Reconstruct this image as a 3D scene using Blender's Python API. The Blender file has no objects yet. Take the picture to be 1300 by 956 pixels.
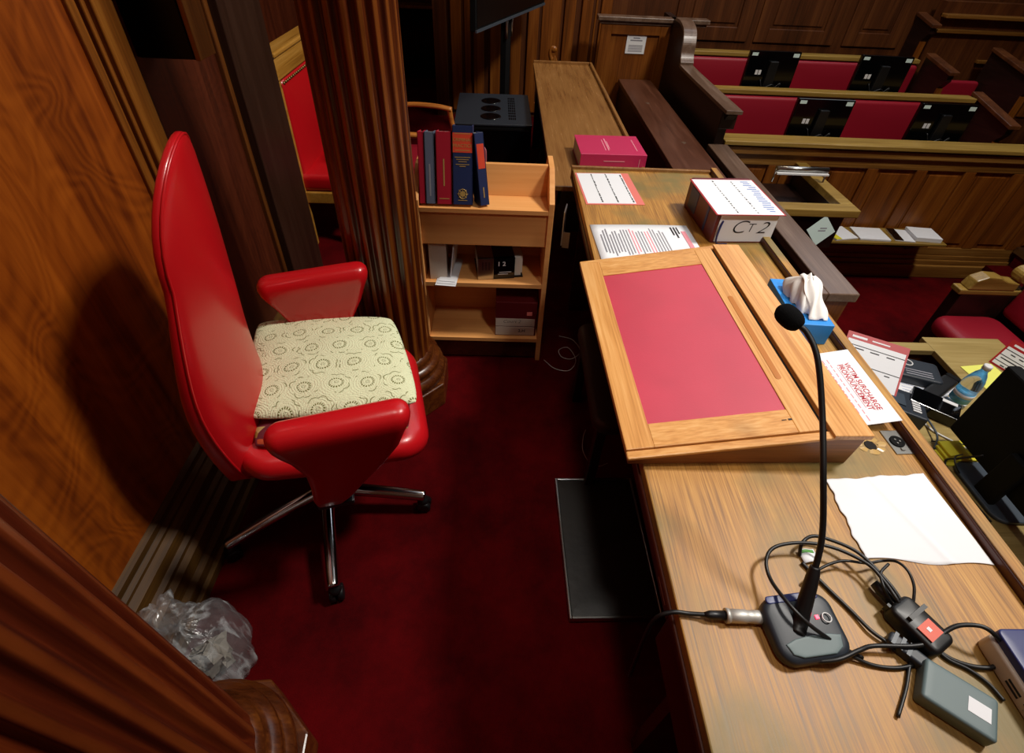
import bpy, math, random
from mathutils import Vector, Matrix, Euler
random.seed(7)
PI=math.pi
SC=bpy.context.scene
COL=SC.collection
R=math.radians

# ------------------------------------------------------------------ camera
CAM_H=1.75
FPX=643.54
pitch,yaw,roll=R(41.159),R(2.261),R(2.949)
Fw=Vector((math.sin(yaw)*math.cos(pitch),math.cos(yaw)*math.cos(pitch),-math.sin(pitch)))
r0=Vector((math.cos(yaw),-math.sin(yaw),0)); u0=r0.cross(Fw)
Rt=r0*math.cos(roll)+u0*math.sin(roll); Up=u0*math.cos(roll)-r0*math.sin(roll)
def at(u,v,z):
    """a place on the level plane z that stands at photo pixel u, v"""
    d=Fw+Rt*((u-650)/FPX)+Up*((433.5-v)/FPX)
    t=(z-CAM_H)/d.z
    return Vector((d.x*t,d.y*t,z))
cd=bpy.data.cameras.new('camera'); cam=bpy.data.objects.new('camera',cd); COL.objects.link(cam)
m=Matrix((Rt,Up,-Fw)).transposed().to_4x4(); m.translation=Vector((0,0,CAM_H)); cam.matrix_world=m
cd.sensor_fit='HORIZONTAL'; cd.sensor_width=36; cd.lens=36*FPX/1300; cd.shift_y=-44.5/1300
cd.clip_start=0.02; cd.clip_end=60
SC.camera=cam

# ------------------------------------------------------------------ materials
def lin(c):
    if isinstance(c,str): c=[int(c[i:i+2],16)/255 for i in (0,2,4)]
    return tuple(x/12.92 if x<=.04045 else ((x+.055)/1.055)**2.4 for x in c)+(1,)
def mat(name,col,rough=.5,metal=0,spec=.5,bump=0,bscale=60,var=0,vscale=6,coat=0,trans=0,emit=None,sheen=0):
    m=bpy.data.materials.new(name); m.use_nodes=True; nt=m.node_tree; b=nt.nodes['Principled BSDF']
    c=lin(col); b.inputs['Base Color'].default_value=c; b.inputs['Roughness'].default_value=rough
    b.inputs['Metallic'].default_value=metal; b.inputs['Specular IOR Level'].default_value=spec
    b.inputs['Coat Weight'].default_value=coat; b.inputs['Transmission Weight'].default_value=trans
    b.inputs['Sheen Weight'].default_value=sheen
    if emit: b.inputs['Emission Color'].default_value=lin(col); b.inputs['Emission Strength'].default_value=emit
    tc=nt.nodes.new('ShaderNodeTexCoord')
    if bump:
        n=nt.nodes.new('ShaderNodeTexNoise'); n.inputs['Scale'].default_value=bscale; n.inputs['Detail'].default_value=4
        nt.links.new(tc.outputs['Object'],n.inputs['Vector'])
        bp=nt.nodes.new('ShaderNodeBump'); bp.inputs['Strength'].default_value=bump; bp.inputs['Distance'].default_value=.002
        nt.links.new(n.outputs['Fac'],bp.inputs['Height']); nt.links.new(bp.outputs['Normal'],b.inputs['Normal'])
    if var:
        n=nt.nodes.new('ShaderNodeTexNoise'); n.inputs['Scale'].default_value=vscale; n.inputs['Detail'].default_value=5
        nt.links.new(tc.outputs['Object'],n.inputs['Vector'])
        cr=nt.nodes.new('ShaderNodeValToRGB'); cr.color_ramp.elements[0].position=.3; cr.color_ramp.elements[1].position=.7
        cr.color_ramp.elements[0].color=tuple(x*(1-var) for x in c[:3])+(1,)
        cr.color_ramp.elements[1].color=tuple(min(1,x*(1+var)) for x in c[:3])+(1,)
        nt.links.new(n.outputs['Fac'],cr.inputs['Fac']); nt.links.new(cr.outputs['Color'],b.inputs['Base Color'])
    return m
def wood(name,dark,mid,light,axis='y',sc=1.0,rough=.35,spec=.5,fig=0.0,coat=0.0,fine=.35,stain=None):
    """procedural timber: stretched fibres along one axis, with optional swirling figure and stains"""
    m=bpy.data.materials.new(name); m.use_nodes=True; nt=m.node_tree; b=nt.nodes['Principled BSDF']; N=nt.nodes.new; L=nt.links.new
    b.inputs['Specular IOR Level'].default_value=spec; b.inputs['Coat Weight'].default_value=coat; b.inputs['Coat Roughness'].default_value=.15
    tc=N('ShaderNodeTexCoord'); mp=N('ShaderNodeMapping'); L(tc.outputs['Object'],mp.inputs['Vector'])
    s={'x':(1.2,16,16),'y':(16,1.2,16),'z':(16,16,1.2)}[axis]
    mp.inputs['Scale'].default_value=[k*sc for k in s]
    n1=N('ShaderNodeTexNoise'); n1.inputs['Scale'].default_value=1; n1.inputs['Detail'].default_value=6; n1.inputs['Roughness'].default_value=.6; n1.inputs['Distortion'].default_value=.5+fig
    L(mp.outputs['Vector'],n1.inputs['Vector'])
    mp2=N('ShaderNodeMapping'); L(tc.outputs['Object'],mp2.inputs['Vector']); mp2.inputs['Scale'].default_value=[k*sc*9 if k>2 else k*sc*2.5 for k in s]
    n2=N('ShaderNodeTexNoise'); n2.inputs['Scale'].default_value=1; n2.inputs['Detail'].default_value=3; L(mp2.outputs['Vector'],n2.inputs['Vector'])
    mx=N('ShaderNodeMix'); mx.data_type='FLOAT'; mx.inputs[0].default_value=fine
    L(n1.outputs['Fac'],mx.inputs[2]); L(n2.outputs['Fac'],mx.inputs[3]); out=mx.outputs[0]
    if fig:
        mp3=N('ShaderNodeMapping'); L(tc.outputs['Object'],mp3.inputs['Vector']); mp3.inputs['Scale'].default_value=(2.6,2.6,1.9)
        n3=N('ShaderNodeTexNoise'); n3.inputs['Scale'].default_value=1.2; n3.inputs['Detail'].default_value=1.5; n3.inputs['Distortion'].default_value=.8; L(mp3.outputs['Vector'],n3.inputs['Vector'])
        mu=N('ShaderNodeMath'); mu.operation='MULTIPLY'; mu.inputs[1].default_value=115; L(n3.outputs['Fac'],mu.inputs[0])
        sn=N('ShaderNodeMath'); sn.operation='SINE'; L(mu.outputs[0],sn.inputs[0])
        ma=N('ShaderNodeMath'); ma.operation='MULTIPLY_ADD'; ma.inputs[1].default_value=.045*fig; L(sn.outputs[0],ma.inputs[0]); L(out,ma.inputs[2]); out=ma.outputs[0]
    cr=N('ShaderNodeValToRGB'); e=cr.color_ramp.elements; e[0].position=.30; e[1].position=.70; e[0].color=lin(dark); e[1].color=lin(light)
    k=e.new(.5); k.color=lin(mid); L(out,cr.inputs['Fac'])
    c=cr.outputs['Color']
    if stain:
        ns=N('ShaderNodeTexNoise'); ns.inputs['Scale'].default_value=stain[1]; ns.inputs['Detail'].default_value=5; L(tc.outputs['Object'],ns.inputs['Vector'])
        rs=N('ShaderNodeValToRGB'); rs.color_ramp.elements[0].position=.46; rs.color_ramp.elements[1].position=.66; L(ns.outputs['Fac'],rs.inputs['Fac'])
        mm=N('ShaderNodeMix'); mm.data_type='RGBA'; L(rs.outputs['Color'],mm.inputs[0]); L(c,mm.inputs[6]); mm.inputs[7].default_value=lin(stain[0]); c=mm.outputs[2]
    L(c,b.inputs['Base Color'])
    rr=N('ShaderNodeMapRange'); rr.inputs[3].default_value=max(.05,rough-.1); rr.inputs[4].default_value=rough+.12; L(out,rr.inputs[0]); L(rr.outputs[0],b.inputs['Roughness'])
    bp=N('ShaderNodeBump'); bp.inputs['Strength'].default_value=.12; bp.inputs['Distance'].default_value=.002; L(out,bp.inputs['Height']); L(bp.outputs['Normal'],b.inputs['Normal'])
    return m
def carpet(name,a,b_):
    m=bpy.data.materials.new(name); m.use_nodes=True; nt=m.node_tree; b=nt.nodes['Principled BSDF']; N=nt.nodes.new; L=nt.links.new
    b.inputs['Roughness'].default_value=.95; b.inputs['Specular IOR Level'].default_value=.05
    tc=N('ShaderNodeTexCoord'); n=N('ShaderNodeTexNoise'); n.inputs['Scale'].default_value=2.2; n.inputs['Detail'].default_value=8; n.inputs['Roughness'].default_value=.7; L(tc.outputs['Object'],n.inputs['Vector'])
    cr=N('ShaderNodeValToRGB'); cr.color_ramp.elements[0].position=.3; cr.color_ramp.elements[1].position=.7; cr.color_ramp.elements[0].color=lin(a); cr.color_ramp.elements[1].color=lin(b_)
    L(n.outputs['Fac'],cr.inputs['Fac']); L(cr.outputs['Color'],b.inputs['Base Color'])
    n2=N('ShaderNodeTexNoise'); n2.inputs['Scale'].default_value=400; L(tc.outputs['Object'],n2.inputs['Vector'])
    bp=N('ShaderNodeBump'); bp.inputs['Strength'].default_value=.5; bp.inputs['Distance'].default_value=.004; L(n2.outputs['Fac'],bp.inputs['Height']); L(bp.outputs['Normal'],b.inputs['Normal'])
    return m
def crochet(name):
    """cream lace: round flowers on a staggered grid, each a ring of holes inside scalloped rings"""
    m=bpy.data.materials.new(name); m.use_nodes=True; nt=m.node_tree; b=nt.nodes['Principled BSDF']; N=nt.nodes.new; L=nt.links.new
    def M(op,a,b2=None,c=None):
        n=N('ShaderNodeMath'); n.operation=op
        for i,x in enumerate((a,b2,c)):
            if x is None: continue
            if isinstance(x,(int,float)): n.inputs[i].default_value=x
            else: L(x,n.inputs[i])
        return n.outputs[0]
    tc=N('ShaderNodeTexCoord'); nz=N('ShaderNodeTexNoise'); nz.inputs['Scale'].default_value=14; L(tc.outputs['Object'],nz.inputs['Vector'])
    wob=N('ShaderNodeVectorMath'); wob.operation='MULTIPLY_ADD'; L(nz.outputs['Color'],wob.inputs[0]); wob.inputs[1].default_value=(.022,.022,0); L(tc.outputs['Object'],wob.inputs[2])
    sp=N('ShaderNodeSeparateXYZ'); L(wob.outputs[0],sp.inputs[0])
    P=.092
    yy=M('DIVIDE',sp.outputs['Y'],P*.9); row=M('FLOOR',yy); odd=M('MULTIPLY',M('MODULO',M('ABSOLUTE',row),2.0),.5)
    xx=M('ADD',M('DIVIDE',sp.outputs['X'],P),odd)
    fx=M('SUBTRACT',M('SUBTRACT',xx,M('FLOOR',xx)),.5); fy=M('SUBTRACT',M('SUBTRACT',yy,row),.5)
    r=M('SQRT',M('ADD',M('MULTIPLY',fx,fx),M('MULTIPLY',fy,fy))); th=M('ARCTAN2',fy,fx)
    def ring(rad,w,k,thr):
        band=M('SUBTRACT',1.0,M('DIVIDE',M('ABSOLUTE',M('SUBTRACT',r,rad)),w))
        dots=M('SINE',M('MULTIPLY',th,float(k)))
        return M('MULTIPLY',M('GREATER_THAN',band,0.0),M('GREATER_THAN',dots,thr))
    holes=M('MAXIMUM',ring(.2,.032,17,-.15),M('MULTIPLY',ring(.05,.02,6,.2),.6))
    sr=M('ADD',.40,M('MULTIPLY',M('ABSOLUTE',M('SINE',M('MULTIPLY',th,4.0))),.08))
    scal=M('LESS_THAN',M('ABSOLUTE',M('SUBTRACT',r,sr)),.017)
    br=N('ShaderNodeTexNoise'); br.inputs['Scale'].default_value=30; br.inputs['Detail'].default_value=2; L(tc.outputs['Object'],br.inputs['Vector'])
    scal=M('MULTIPLY',scal,M('GREATER_THAN',br.outputs['Fac'],.52))
    dark=M('MAXIMUM',holes,M('MULTIPLY',scal,.8))
    mx=N('ShaderNodeMix'); mx.data_type='RGBA'; L(dark,mx.inputs[0]); mx.inputs[6].default_value=lin('e6ebc2'); mx.inputs[7].default_value=lin('77763e')
    L(mx.outputs[2],b.inputs['Base Color']); b.inputs['Roughness'].default_value=.9; b.inputs['Specular IOR Level'].default_value=.15
    rings=M('SINE',M('MULTIPLY',r,75.0)); fn=N('ShaderNodeTexNoise'); fn.inputs['Scale'].default_value=220; L(tc.outputs['Object'],fn.inputs['Vector'])
    h=M('SUBTRACT',M('ADD',M('MULTIPLY',rings,.10),M('MULTIPLY',fn.outputs['Fac'],.8)),M('MULTIPLY',dark,1.5))
    bp=N('ShaderNodeBump'); bp.inputs['Strength'].default_value=.9; bp.inputs['Distance'].default_value=.004; L(h,bp.inputs['Height']); L(bp.outputs['Normal'],b.inputs['Normal'])
    return m
def patterned(name):
    m=bpy.data.materials.new(name); m.use_nodes=True; nt=m.node_tree; b=nt.nodes['Principled BSDF']; N=nt.nodes.new; L=nt.links.new
    tc=N('ShaderNodeTexCoord'); v=N('ShaderNodeTexVoronoi'); v.inputs['Scale'].default_value=22; L(tc.outputs['Object'],v.inputs['Vector'])
    sp=N('ShaderNodeSeparateColor'); L(v.outputs['Color'],sp.inputs[0])
    cr=N('ShaderNodeValToRGB'); cr.color_ramp.interpolation='CONSTANT'; e=cr.color_ramp.elements
    e[0].color=lin('6b1f2a'); e[0].position=0; e[1].position=.3; e[1].color=lin('a88a3a')
    for p,c in ((.5,'2a1a1c'),(.65,'c9ad6a'),(.82,'7b2a38'),(.92,'c8542c')): k=e.new(p); k.color=lin(c)
    L(sp.outputs[0],cr.inputs['Fac']); L(cr.outputs['Color'],b.inputs['Base Color']); b.inputs['Roughness'].default_value=.9
    return m

M={}
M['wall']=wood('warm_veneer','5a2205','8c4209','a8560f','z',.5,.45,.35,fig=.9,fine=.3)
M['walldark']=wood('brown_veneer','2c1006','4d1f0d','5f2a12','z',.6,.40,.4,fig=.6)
M['mould']=wood('moulding_oak','5a2e0c','8a5016','b4782a','z',1,.35,.5)
M['edge']=wood('panel_edge','3a1a08','5c300e','7a4818','z',1,.4,.4)
M['mouldy']=wood('skirting_oak','2e1c08','503412','6c4c1a','y',1,.55,.25)
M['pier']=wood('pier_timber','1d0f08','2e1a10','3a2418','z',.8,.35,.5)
M['column']=wood('mahogany_column','280e05','4e1e08','783a10','z',1.0,.30,.55,coat=.1)
M['pil']=wood('near_mahogany','2c0c03','521a06','74300c','z',1.0,.42,.4)
M['panel']=wood('court_panel','402006','743e0e','92581c','z',.7,.4,.4)
M['panelx']=wood('court_rail','4a2a0c','7d5320','a3783a','x',.8,.4,.4)
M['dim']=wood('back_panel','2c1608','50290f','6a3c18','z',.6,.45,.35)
M['darkwood']=wood('dark_oak','150906','22100a','301810','y',.8,.4,.4)
M['plank']=wood('worn_bench_oak','3c2014','563222','6e4634','y',1,.34,.5)
M['rail']=wood('worn_rail_oak','4c3a2c','665042','826e5e','y',1,.30,.5)
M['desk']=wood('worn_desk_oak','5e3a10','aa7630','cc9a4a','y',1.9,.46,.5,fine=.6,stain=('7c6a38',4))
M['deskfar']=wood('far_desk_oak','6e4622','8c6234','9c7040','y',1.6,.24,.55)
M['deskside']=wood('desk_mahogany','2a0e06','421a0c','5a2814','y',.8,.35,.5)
M['lect']=wood('golden_oak','a86a2c','cf9450','e2b070','y',1.3,.35,.5,fine=.5)
M['lectx']=wood('golden_oak_cross','a86a2c','cf9450','e2b070','x',1.3,.35,.5,fine=.5)
M['lectbase']=wood('lectern_side','5c3214','8a5428','a56c38','x',1.0,.4,.4)
M['groove']=mat('routed_groove','b06a22',.5)
M['beech']=wood('beech_veneer','dc9450','eaa660','f2b472','x',.5,.45,.35)
M['arm']=wood('chair_arm_wood','8a4a1c','b8702e','cf8a44','x',1,.3,.5)
M['gilt']=wood('rail_oak_gold','6e5420','927434','b0924c','x',1,.35,.5)
M['throne']=wood('throne_oak','8a5a1c','b47f30','c89648','y',1,.35,.5)
M['clerk']=wood('clerk_oak','7d6a38','9c8650','b09c66','x',1,.45,.35)
M['red']=mat('red_leather','c4121a',.30,spec=.55,bump=.10,bscale=350,coat=.08)
M['redpad']=mat('red_desk_leather','b82c44',.42,spec=.9,bump=.10,bscale=260,var=.08,vscale=5)
M['crim']=mat('crimson_leather','8e1426',.42,spec=.45,bump=.1,bscale=250)
M['carpet']=carpet('red_carpet','2c0204','600509')
M['chrome']=mat('chrome','c8ccd0',.12,metal=1)
M['steel']=mat('steel','b8b8b4',.28,metal=1)
M['satin']=mat('satin_nickel','c4c2bc',.5,metal=.6)
M['brass']=mat('dull_brass','8a7a48',.35,metal=.8)
M['black']=mat('black_plastic','0c0d0f',.42)
M['cable']=mat('cable_rubber','0d0d0e',.45)
M['foam']=mat('foam','0a0a0b',.95,spec=.1,bump=.6,bscale=500)
M['matt']=mat('matt_black','050506',.8,spec=.2)
M['screen']=mat('dark_screen','020203',.35,spec=.3)
M['gloss']=mat('gloss_black','040506',.12,spec=.5)
M['char']=mat('charcoal_plastic','232a33',.45)
M['slate']=mat('slate_plastic','3c4650',.4)
M['teal']=mat('grey_teal','5c6e70',.5)
M['navyp']=mat('navy_plastic','232c66',.4)
M['paper']=mat('white_paper','e6e8ec',.8,spec=.2)
M['page']=mat('book_pages','dfd9cc',.85,spec=.1,bump=.3,bscale=200)
M['ink']=mat('black_ink','16161c',.7)
M['inkg']=mat('grey_ink','8a8a92',.8)
M['inkr']=mat('red_ink','b01c30',.7)
M['inkp']=mat('pink_ink','e0909c',.8)
M['inkb']=mat('blue_ink','7a90c4',.8)
M['redb']=mat('red_border','a8121c',.5)
M['pinkb']=mat('coral_border','e0766c',.6)
M['bluebox']=mat('tissue_blue','1f86d8',.5)
M['tissue']=mat('tissue_white','eceae6',.95,spec=.1,bump=.4,bscale=40)
M['pink']=mat('magenta_cover','c22a5a',.32,spec=.6)
M['navy']=mat('navy_cover','1c2c56',.45)
M['crbook']=mat('red_cover','a5142c',.45)
M['grbook']=mat('grey_cover','5c6478',.5)
M['maroon']=mat('maroon_spine','5c1216',.4)
M['orange']=mat('orange_label','d8462a',.5)
M['gold']=mat('gilt_print','c8a860',.4,metal=.4)
M['footpad']=mat('black_leather_pad','1b1713',.5,bump=.4,bscale=40,var=.35,vscale=9)
M['brownlea']=mat('brown_leather','2a160e',.5,bump=.3,bscale=60)
M['cream']=mat('cream_plastic','cdbfae',.5)
M['adlabel']=mat('red_label','d8563c',.5)
M['led']=mat('red_led','ff2a4a',.4,emit=3)
M['yellow']=mat('yellow_paper','e2e46a',.8)
M['pad']=mat('yellow_pad','d8cc2e',.8)
M['white']=mat('white_plastic','d8d8d8',.4)
M['wire']=mat('white_wire','b8a8a4',.5)
M['tape']=mat('old_tape','b8965c',.25)
M['dusky']=mat('dusky_pink','9a5a64',.6)
M['redcap']=mat('dark_hole','120a06',.9)
M['glint_card']=mat('pale_glint_and_card','cfe6e0',.3)  # pale tone of the painted monitor reflections and of the witness desk card
M['blue']=mat('bottle_label','58b4e4',.4)
M['green']=mat('green_print','5aa04a',.6)
M['water']=mat('clear_bottle','f4f8fa',.06,trans=1)
M['hi']=mat('fluorescent_yellow','c8d21e',.6)
M['crochet']=crochet('crochet_cotton')
M['pattern']=patterned('patterned_cotton')
M['bag']=mat('clear_polythene','e8edee',.18,trans=.82,bump=.0)
M['rubbish']=mat('crumpled_paper','8f8a80',.9,bump=.6,bscale=12,var=.4,vscale=8)
M['ceil']=mat('ceiling_plaster','c8c4bc',.9)

def pale_fillets(m,k,col):  # mixes a paler colour along the fillets, broken up by noise
    nt=m.node_tree; N=nt.nodes.new; L=nt.links.new; b=nt.nodes['Principled BSDF']; src=b.inputs['Base Color'].links[0].from_socket
    tc=N('ShaderNodeTexCoord'); sp=N('ShaderNodeSeparateXYZ'); L(tc.outputs['Object'],sp.inputs[0])
    at2=N('ShaderNodeMath'); at2.operation='ARCTAN2'; L(sp.outputs['Y'],at2.inputs[0]); L(sp.outputs['X'],at2.inputs[1])
    mu=N('ShaderNodeMath'); mu.operation='MULTIPLY'; mu.inputs[1].default_value=k; L(at2.outputs[0],mu.inputs[0])
    cs=N('ShaderNodeMath'); cs.operation='COSINE'; L(mu.outputs[0],cs.inputs[0])
    nz=N('ShaderNodeTexNoise'); nz.inputs['Scale'].default_value=9; nz.inputs['Detail'].default_value=6; L(tc.outputs['Object'],nz.inputs['Vector'])
    ad=N('ShaderNodeMath'); ad.operation='MULTIPLY_ADD'; ad.inputs[1].default_value=-1; L(cs.outputs[0],ad.inputs[0]); L(nz.outputs['Fac'],ad.inputs[2])
    mr=N('ShaderNodeMapRange'); mr.inputs[1].default_value=.75; mr.inputs[2].default_value=1.5; mr.inputs[4].default_value=.5; L(ad.outputs[0],mr.inputs[0])
    mx=N('ShaderNodeMix'); mx.data_type='RGBA'; L(mr.outputs[0],mx.inputs[0]); L(src,mx.inputs[6]); mx.inputs[7].default_value=lin(col); L(mx.outputs[2],b.inputs['Base Color'])
pale_fillets(M['column'],20,'9c5a1c'); pale_fillets(M['pil'],20,'8a4216')
M['colbase']=wood('column_base_timber','2e1206','52260c','7a4214','x',1.0,.28,.55)
# bag film: thin translucent creased sheet, white highlight streaks mixed into its colour
def film():
    m=M['bag']; nt=m.node_tree; N=nt.nodes.new; L=nt.links.new; out=nt.nodes['Material Output']
    tr=N('ShaderNodeBsdfTransparent'); gl=N('ShaderNodeBsdfGlossy'); gl.inputs['Roughness'].default_value=.18; df=N('ShaderNodeBsdfTranslucent'); df.inputs['Color'].default_value=(.8,.84,.86,1)
    d2=N('ShaderNodeBsdfDiffuse'); d2.inputs['Color'].default_value=(.75,.8,.82,1)
    tc=N('ShaderNodeTexCoord'); mp=N('ShaderNodeMapping'); mp.inputs['Scale'].default_value=(16,16,3); L(tc.outputs['Object'],mp.inputs['Vector'])
    n=N('ShaderNodeTexNoise'); n.inputs['Scale'].default_value=1.4; n.inputs['Detail'].default_value=5; n.inputs['Distortion'].default_value=1.2; L(mp.outputs['Vector'],n.inputs['Vector'])
    cr=N('ShaderNodeValToRGB'); cr.color_ramp.elements[0].position=.5; cr.color_ramp.elements[1].position=.72; L(n.outputs['Fac'],cr.inputs['Fac'])
    bp=N('ShaderNodeBump'); bp.inputs['Strength'].default_value=.8; bp.inputs['Distance'].default_value=.01; L(n.outputs['Fac'],bp.inputs['Height'])
    for s in (gl,d2): L(bp.outputs['Normal'],s.inputs['Normal'])
    a=N('ShaderNodeMixShader'); lw=N('ShaderNodeLayerWeight'); lw.inputs['Blend'].default_value=.35; L(bp.outputs['Normal'],lw.inputs['Normal'])
    mr=N('ShaderNodeMapRange'); mr.inputs[3].default_value=.04; mr.inputs[4].default_value=.4; L(lw.outputs['Facing'],mr.inputs[0])
    L(mr.outputs[0],a.inputs[0]); L(tr.outputs[0],a.inputs[1]); L(gl.outputs[0],a.inputs[2])
    w=N('ShaderNodeMixShader'); ml=N('ShaderNodeMath'); ml.operation='MULTIPLY_ADD'; ml.inputs[1].default_value=.45; ml.inputs[2].default_value=.06; L(cr.outputs['Color'],ml.inputs[0])
    L(ml.outputs[0],w.inputs[0]); L(a.outputs[0],w.inputs[1]); L(d2.outputs[0],w.inputs[2]); L(w.outputs[0],out.inputs['Surface'])
film()

# ------------------------------------------------------------------ mesh helpers
class MB:
    def __init__(s): s.v=[]; s.f=[]; s.sm=[]
    def add(s,vs,fs,smooth=False):
        o=len(s.v); s.v+= [tuple(p) for p in vs]; s.f+=[tuple(i+o for i in f) for f in fs]; s.sm+=[smooth]*len(fs); return s
    def box(s,x0,x1,y0,y1,z0,z1,xf=None):
        vs=[(x,y,z) for z in (z0,z1) for y in (y0,y1) for x in (x0,x1)]
        if xf: vs=[xf(*p) for p in vs]
        return s.add(vs,[(0,2,3,1),(4,5,7,6),(0,1,5,4),(2,6,7,3),(0,4,6,2),(1,3,7,5)])
    def prism(s,poly,axis,a,b):
        """polygon in the two other axes, extruded from a to b along axis"""
        n=len(poly)
        def P(p,t): return {'x':(t,p[0],p[1]),'y':(p[0],t,p[1]),'z':(p[0],p[1],t)}[axis]
        vs=[P(p,a) for p in poly]+[P(p,b) for p in poly]
        fs=[tuple(range(n-1,-1,-1)),tuple(range(n,2*n))]+[(i,(i+1)%n,n+(i+1)%n,n+i) for i in range(n)]
        return s.add(vs,fs)
    def lathe(s,prof,n=32,c=(0,0,0),axis='z',flute=None,smooth=True):
        vs=[];fs=[]
        for (r,z) in prof:
            for i in range(n):
                a=2*PI*i/n; rr=r-(flute(a,z) if flute else 0)
                x,y=rr*math.cos(a),rr*math.sin(a)
                p={'z':(x,y,z),'x':(z,x,y),'y':(y,z,x)}[axis]
                vs.append((p[0]+c[0],p[1]+c[1],p[2]+c[2]))
        k=len(prof)
        for j in range(k-1):
            for i in range(n): fs.append((j*n+i,j*n+(i+1)%n,(j+1)*n+(i+1)%n,(j+1)*n+i))
        s.add(vs,fs,smooth); o=len(s.v)-len(vs)
        s.f+=[tuple(o+i for i in range(n-1,-1,-1)),tuple(o+(k-1)*n+i for i in range(n))]; s.sm+=[False,False]
        return s
    def tube(s,pts,r,n=8,smooth=True,flat=1.0,radii=None):
        pts=[Vector(p) for p in pts]; m=len(pts); vs=[]; fs=[]
        t0=(pts[1]-pts[0]).normalized(); up=Vector((0,0,1)) if abs(t0.z)<.9 else Vector((1,0,0))
        nrm=(up-t0*up.dot(t0)).normalized()
        for j,p in enumerate(pts):
            t=(pts[min(j+1,m-1)]-pts[max(j-1,0)]).normalized()
            nrm=(nrm-t*nrm.dot(t)); nrm=nrm.normalized() if nrm.length>1e-6 else t.orthogonal().normalized(); bi=t.cross(nrm)
            rr=radii[j] if radii else r
            for i in range(n):
                a=2*PI*i/n; vs.append(p+nrm*(math.cos(a)*rr*flat)+bi*(math.sin(a)*rr))
        for j in range(m-1):
            for i in range(n): fs.append((j*n+i,j*n+(i+1)%n,(j+1)*n+(i+1)%n,(j+1)*n+i))
        s.add(vs,fs,smooth); o=len(s.v)-len(vs)
        s.f+=[tuple(o+i for i in range(n-1,-1,-1)),tuple(o+(m-1)*n+i for i in range(n))]; s.sm+=[False,False]
        return s
    def slab(s,outline,z0,z1,e,dome=0,domeb=0,xf=None,nr=5,ne=4,smooth=True):
        """soft-edged slab from a CCW outline, edges rounded by e, faces domed"""
        O0=[Vector((p[0],p[1])) for p in outline]; per=sum((O0[i]-O0[i-1]).length for i in range(len(O0))); O=[]
        for i in range(len(O0)):
            a_,b_=O0[i],O0[(i+1)%len(O0)]; q=max(1,int((b_-a_).length/(per/48)))
            O+=[a_.lerp(b_,j/q) for j in range(q)]
        n=len(O); c=Vector(((max(p.x for p in O)+min(p.x for p in O))/2,(max(p.y for p in O)+min(p.y for p in O))/2))
        nv=[]
        for i in range(n):
            d=(O[(i+1)%n]-O[i-1]); nv.append(Vector((d.y,-d.x)).normalized())
        e2=min(e,(z1-z0)/2)
        rings=[]
        def ins(k): return [O[i]-nv[i]*k for i in range(n)]
        for t in [j/nr for j in range(1,nr)]: 
            base=ins(e); rings.append(([c+(b-c)*t for b in base],(z0,-domeb)))
        for j in range(ne+1):
            a=PI/2*j/ne; rings.append((ins(e*(1-math.sin(a))),z0+e2*(1-math.cos(a))))
        for j in range(ne+1):
            a=PI/2*j/ne; rings.append((ins(e*(1-math.cos(a))),z1-e2*(1-math.sin(a))))
        for t in [j/nr for j in range(nr-1,0,-1)]:
            base=ins(e); rings.append(([c+(b-c)*t for b in base],(z1,dome)))
        vs=[];fs=[]
        hx=max(abs(p.x-c.x) for p in O)-e; hy=max(abs(p.y-c.y) for p in O)-e
        def dz(p,z):
            if not isinstance(z,tuple): return z
            a=min(1,abs(p.x-c.x)/hx); b=min(1,abs(p.y-c.y)/hy); return z[0]+z[1]*(1-a**2.6)*(1-b**2.6)
        for ps,z in rings: vs+=[(p.x,p.y,dz(p,z)) for p in ps]
        k=len(rings)
        for j in range(k-1):
            for i in range(n): fs.append((j*n+i,j*n+(i+1)%n,(j+1)*n+(i+1)%n,(j+1)*n+i))
        vs+=[(c.x,c.y,z0-domeb),(c.x,c.y,z1+dome)]; a,b=len(vs)-2,len(vs)-1
        for i in range(n): fs.append((a,(i+1)%n,i)); fs.append((b,(k-1)*n+i,(k-1)*n+(i+1)%n))
        if xf: vs=[xf(*p) for p in vs]
        return s.add(vs,fs,smooth)
    def loft(s,secs,smooth=True):
        n=len(secs[0]); vs=[p for q in secs for p in q]; k=len(secs)
        fs=[(j*n+i,j*n+(i+1)%n,(j+1)*n+(i+1)%n,(j+1)*n+i) for j in range(k-1) for i in range(n)]
        fs+=[tuple(range(n-1,-1,-1)),tuple((k-1)*n+i for i in range(n))]
        return s.add(vs,fs,smooth)
    def grid(s,fn,nu,nv,smooth=True,thick=0):
        vs=[fn(i/nu,j/nv) for j in range(nv+1) for i in range(nu+1)]
        fs=[(j*(nu+1)+i,j*(nu+1)+i+1,(j+1)*(nu+1)+i+1,(j+1)*(nu+1)+i) for j in range(nv) for i in range(nu)]
        if thick:
            k=len(vs); low=[(p[0],p[1],p[2]-thick) for p in vs]
            fs2=[tuple(k+i for i in reversed(f)) for f in fs]
            b=[i for i in range(nu)]+[nu+j*(nu+1) for j in range(nv)]+[nv*(nu+1)+i for i in range(nu,0,-1)]+[j*(nu+1) for j in range(nv,0,-1)]
            sides=[(b[i],k+b[i],k+b[(i+1)%len(b)],b[(i+1)%len(b)]) for i in range(len(b))]
            vs=list(vs)+low; fs=fs+fs2+sides
        return s.add(vs,fs,smooth)
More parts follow.
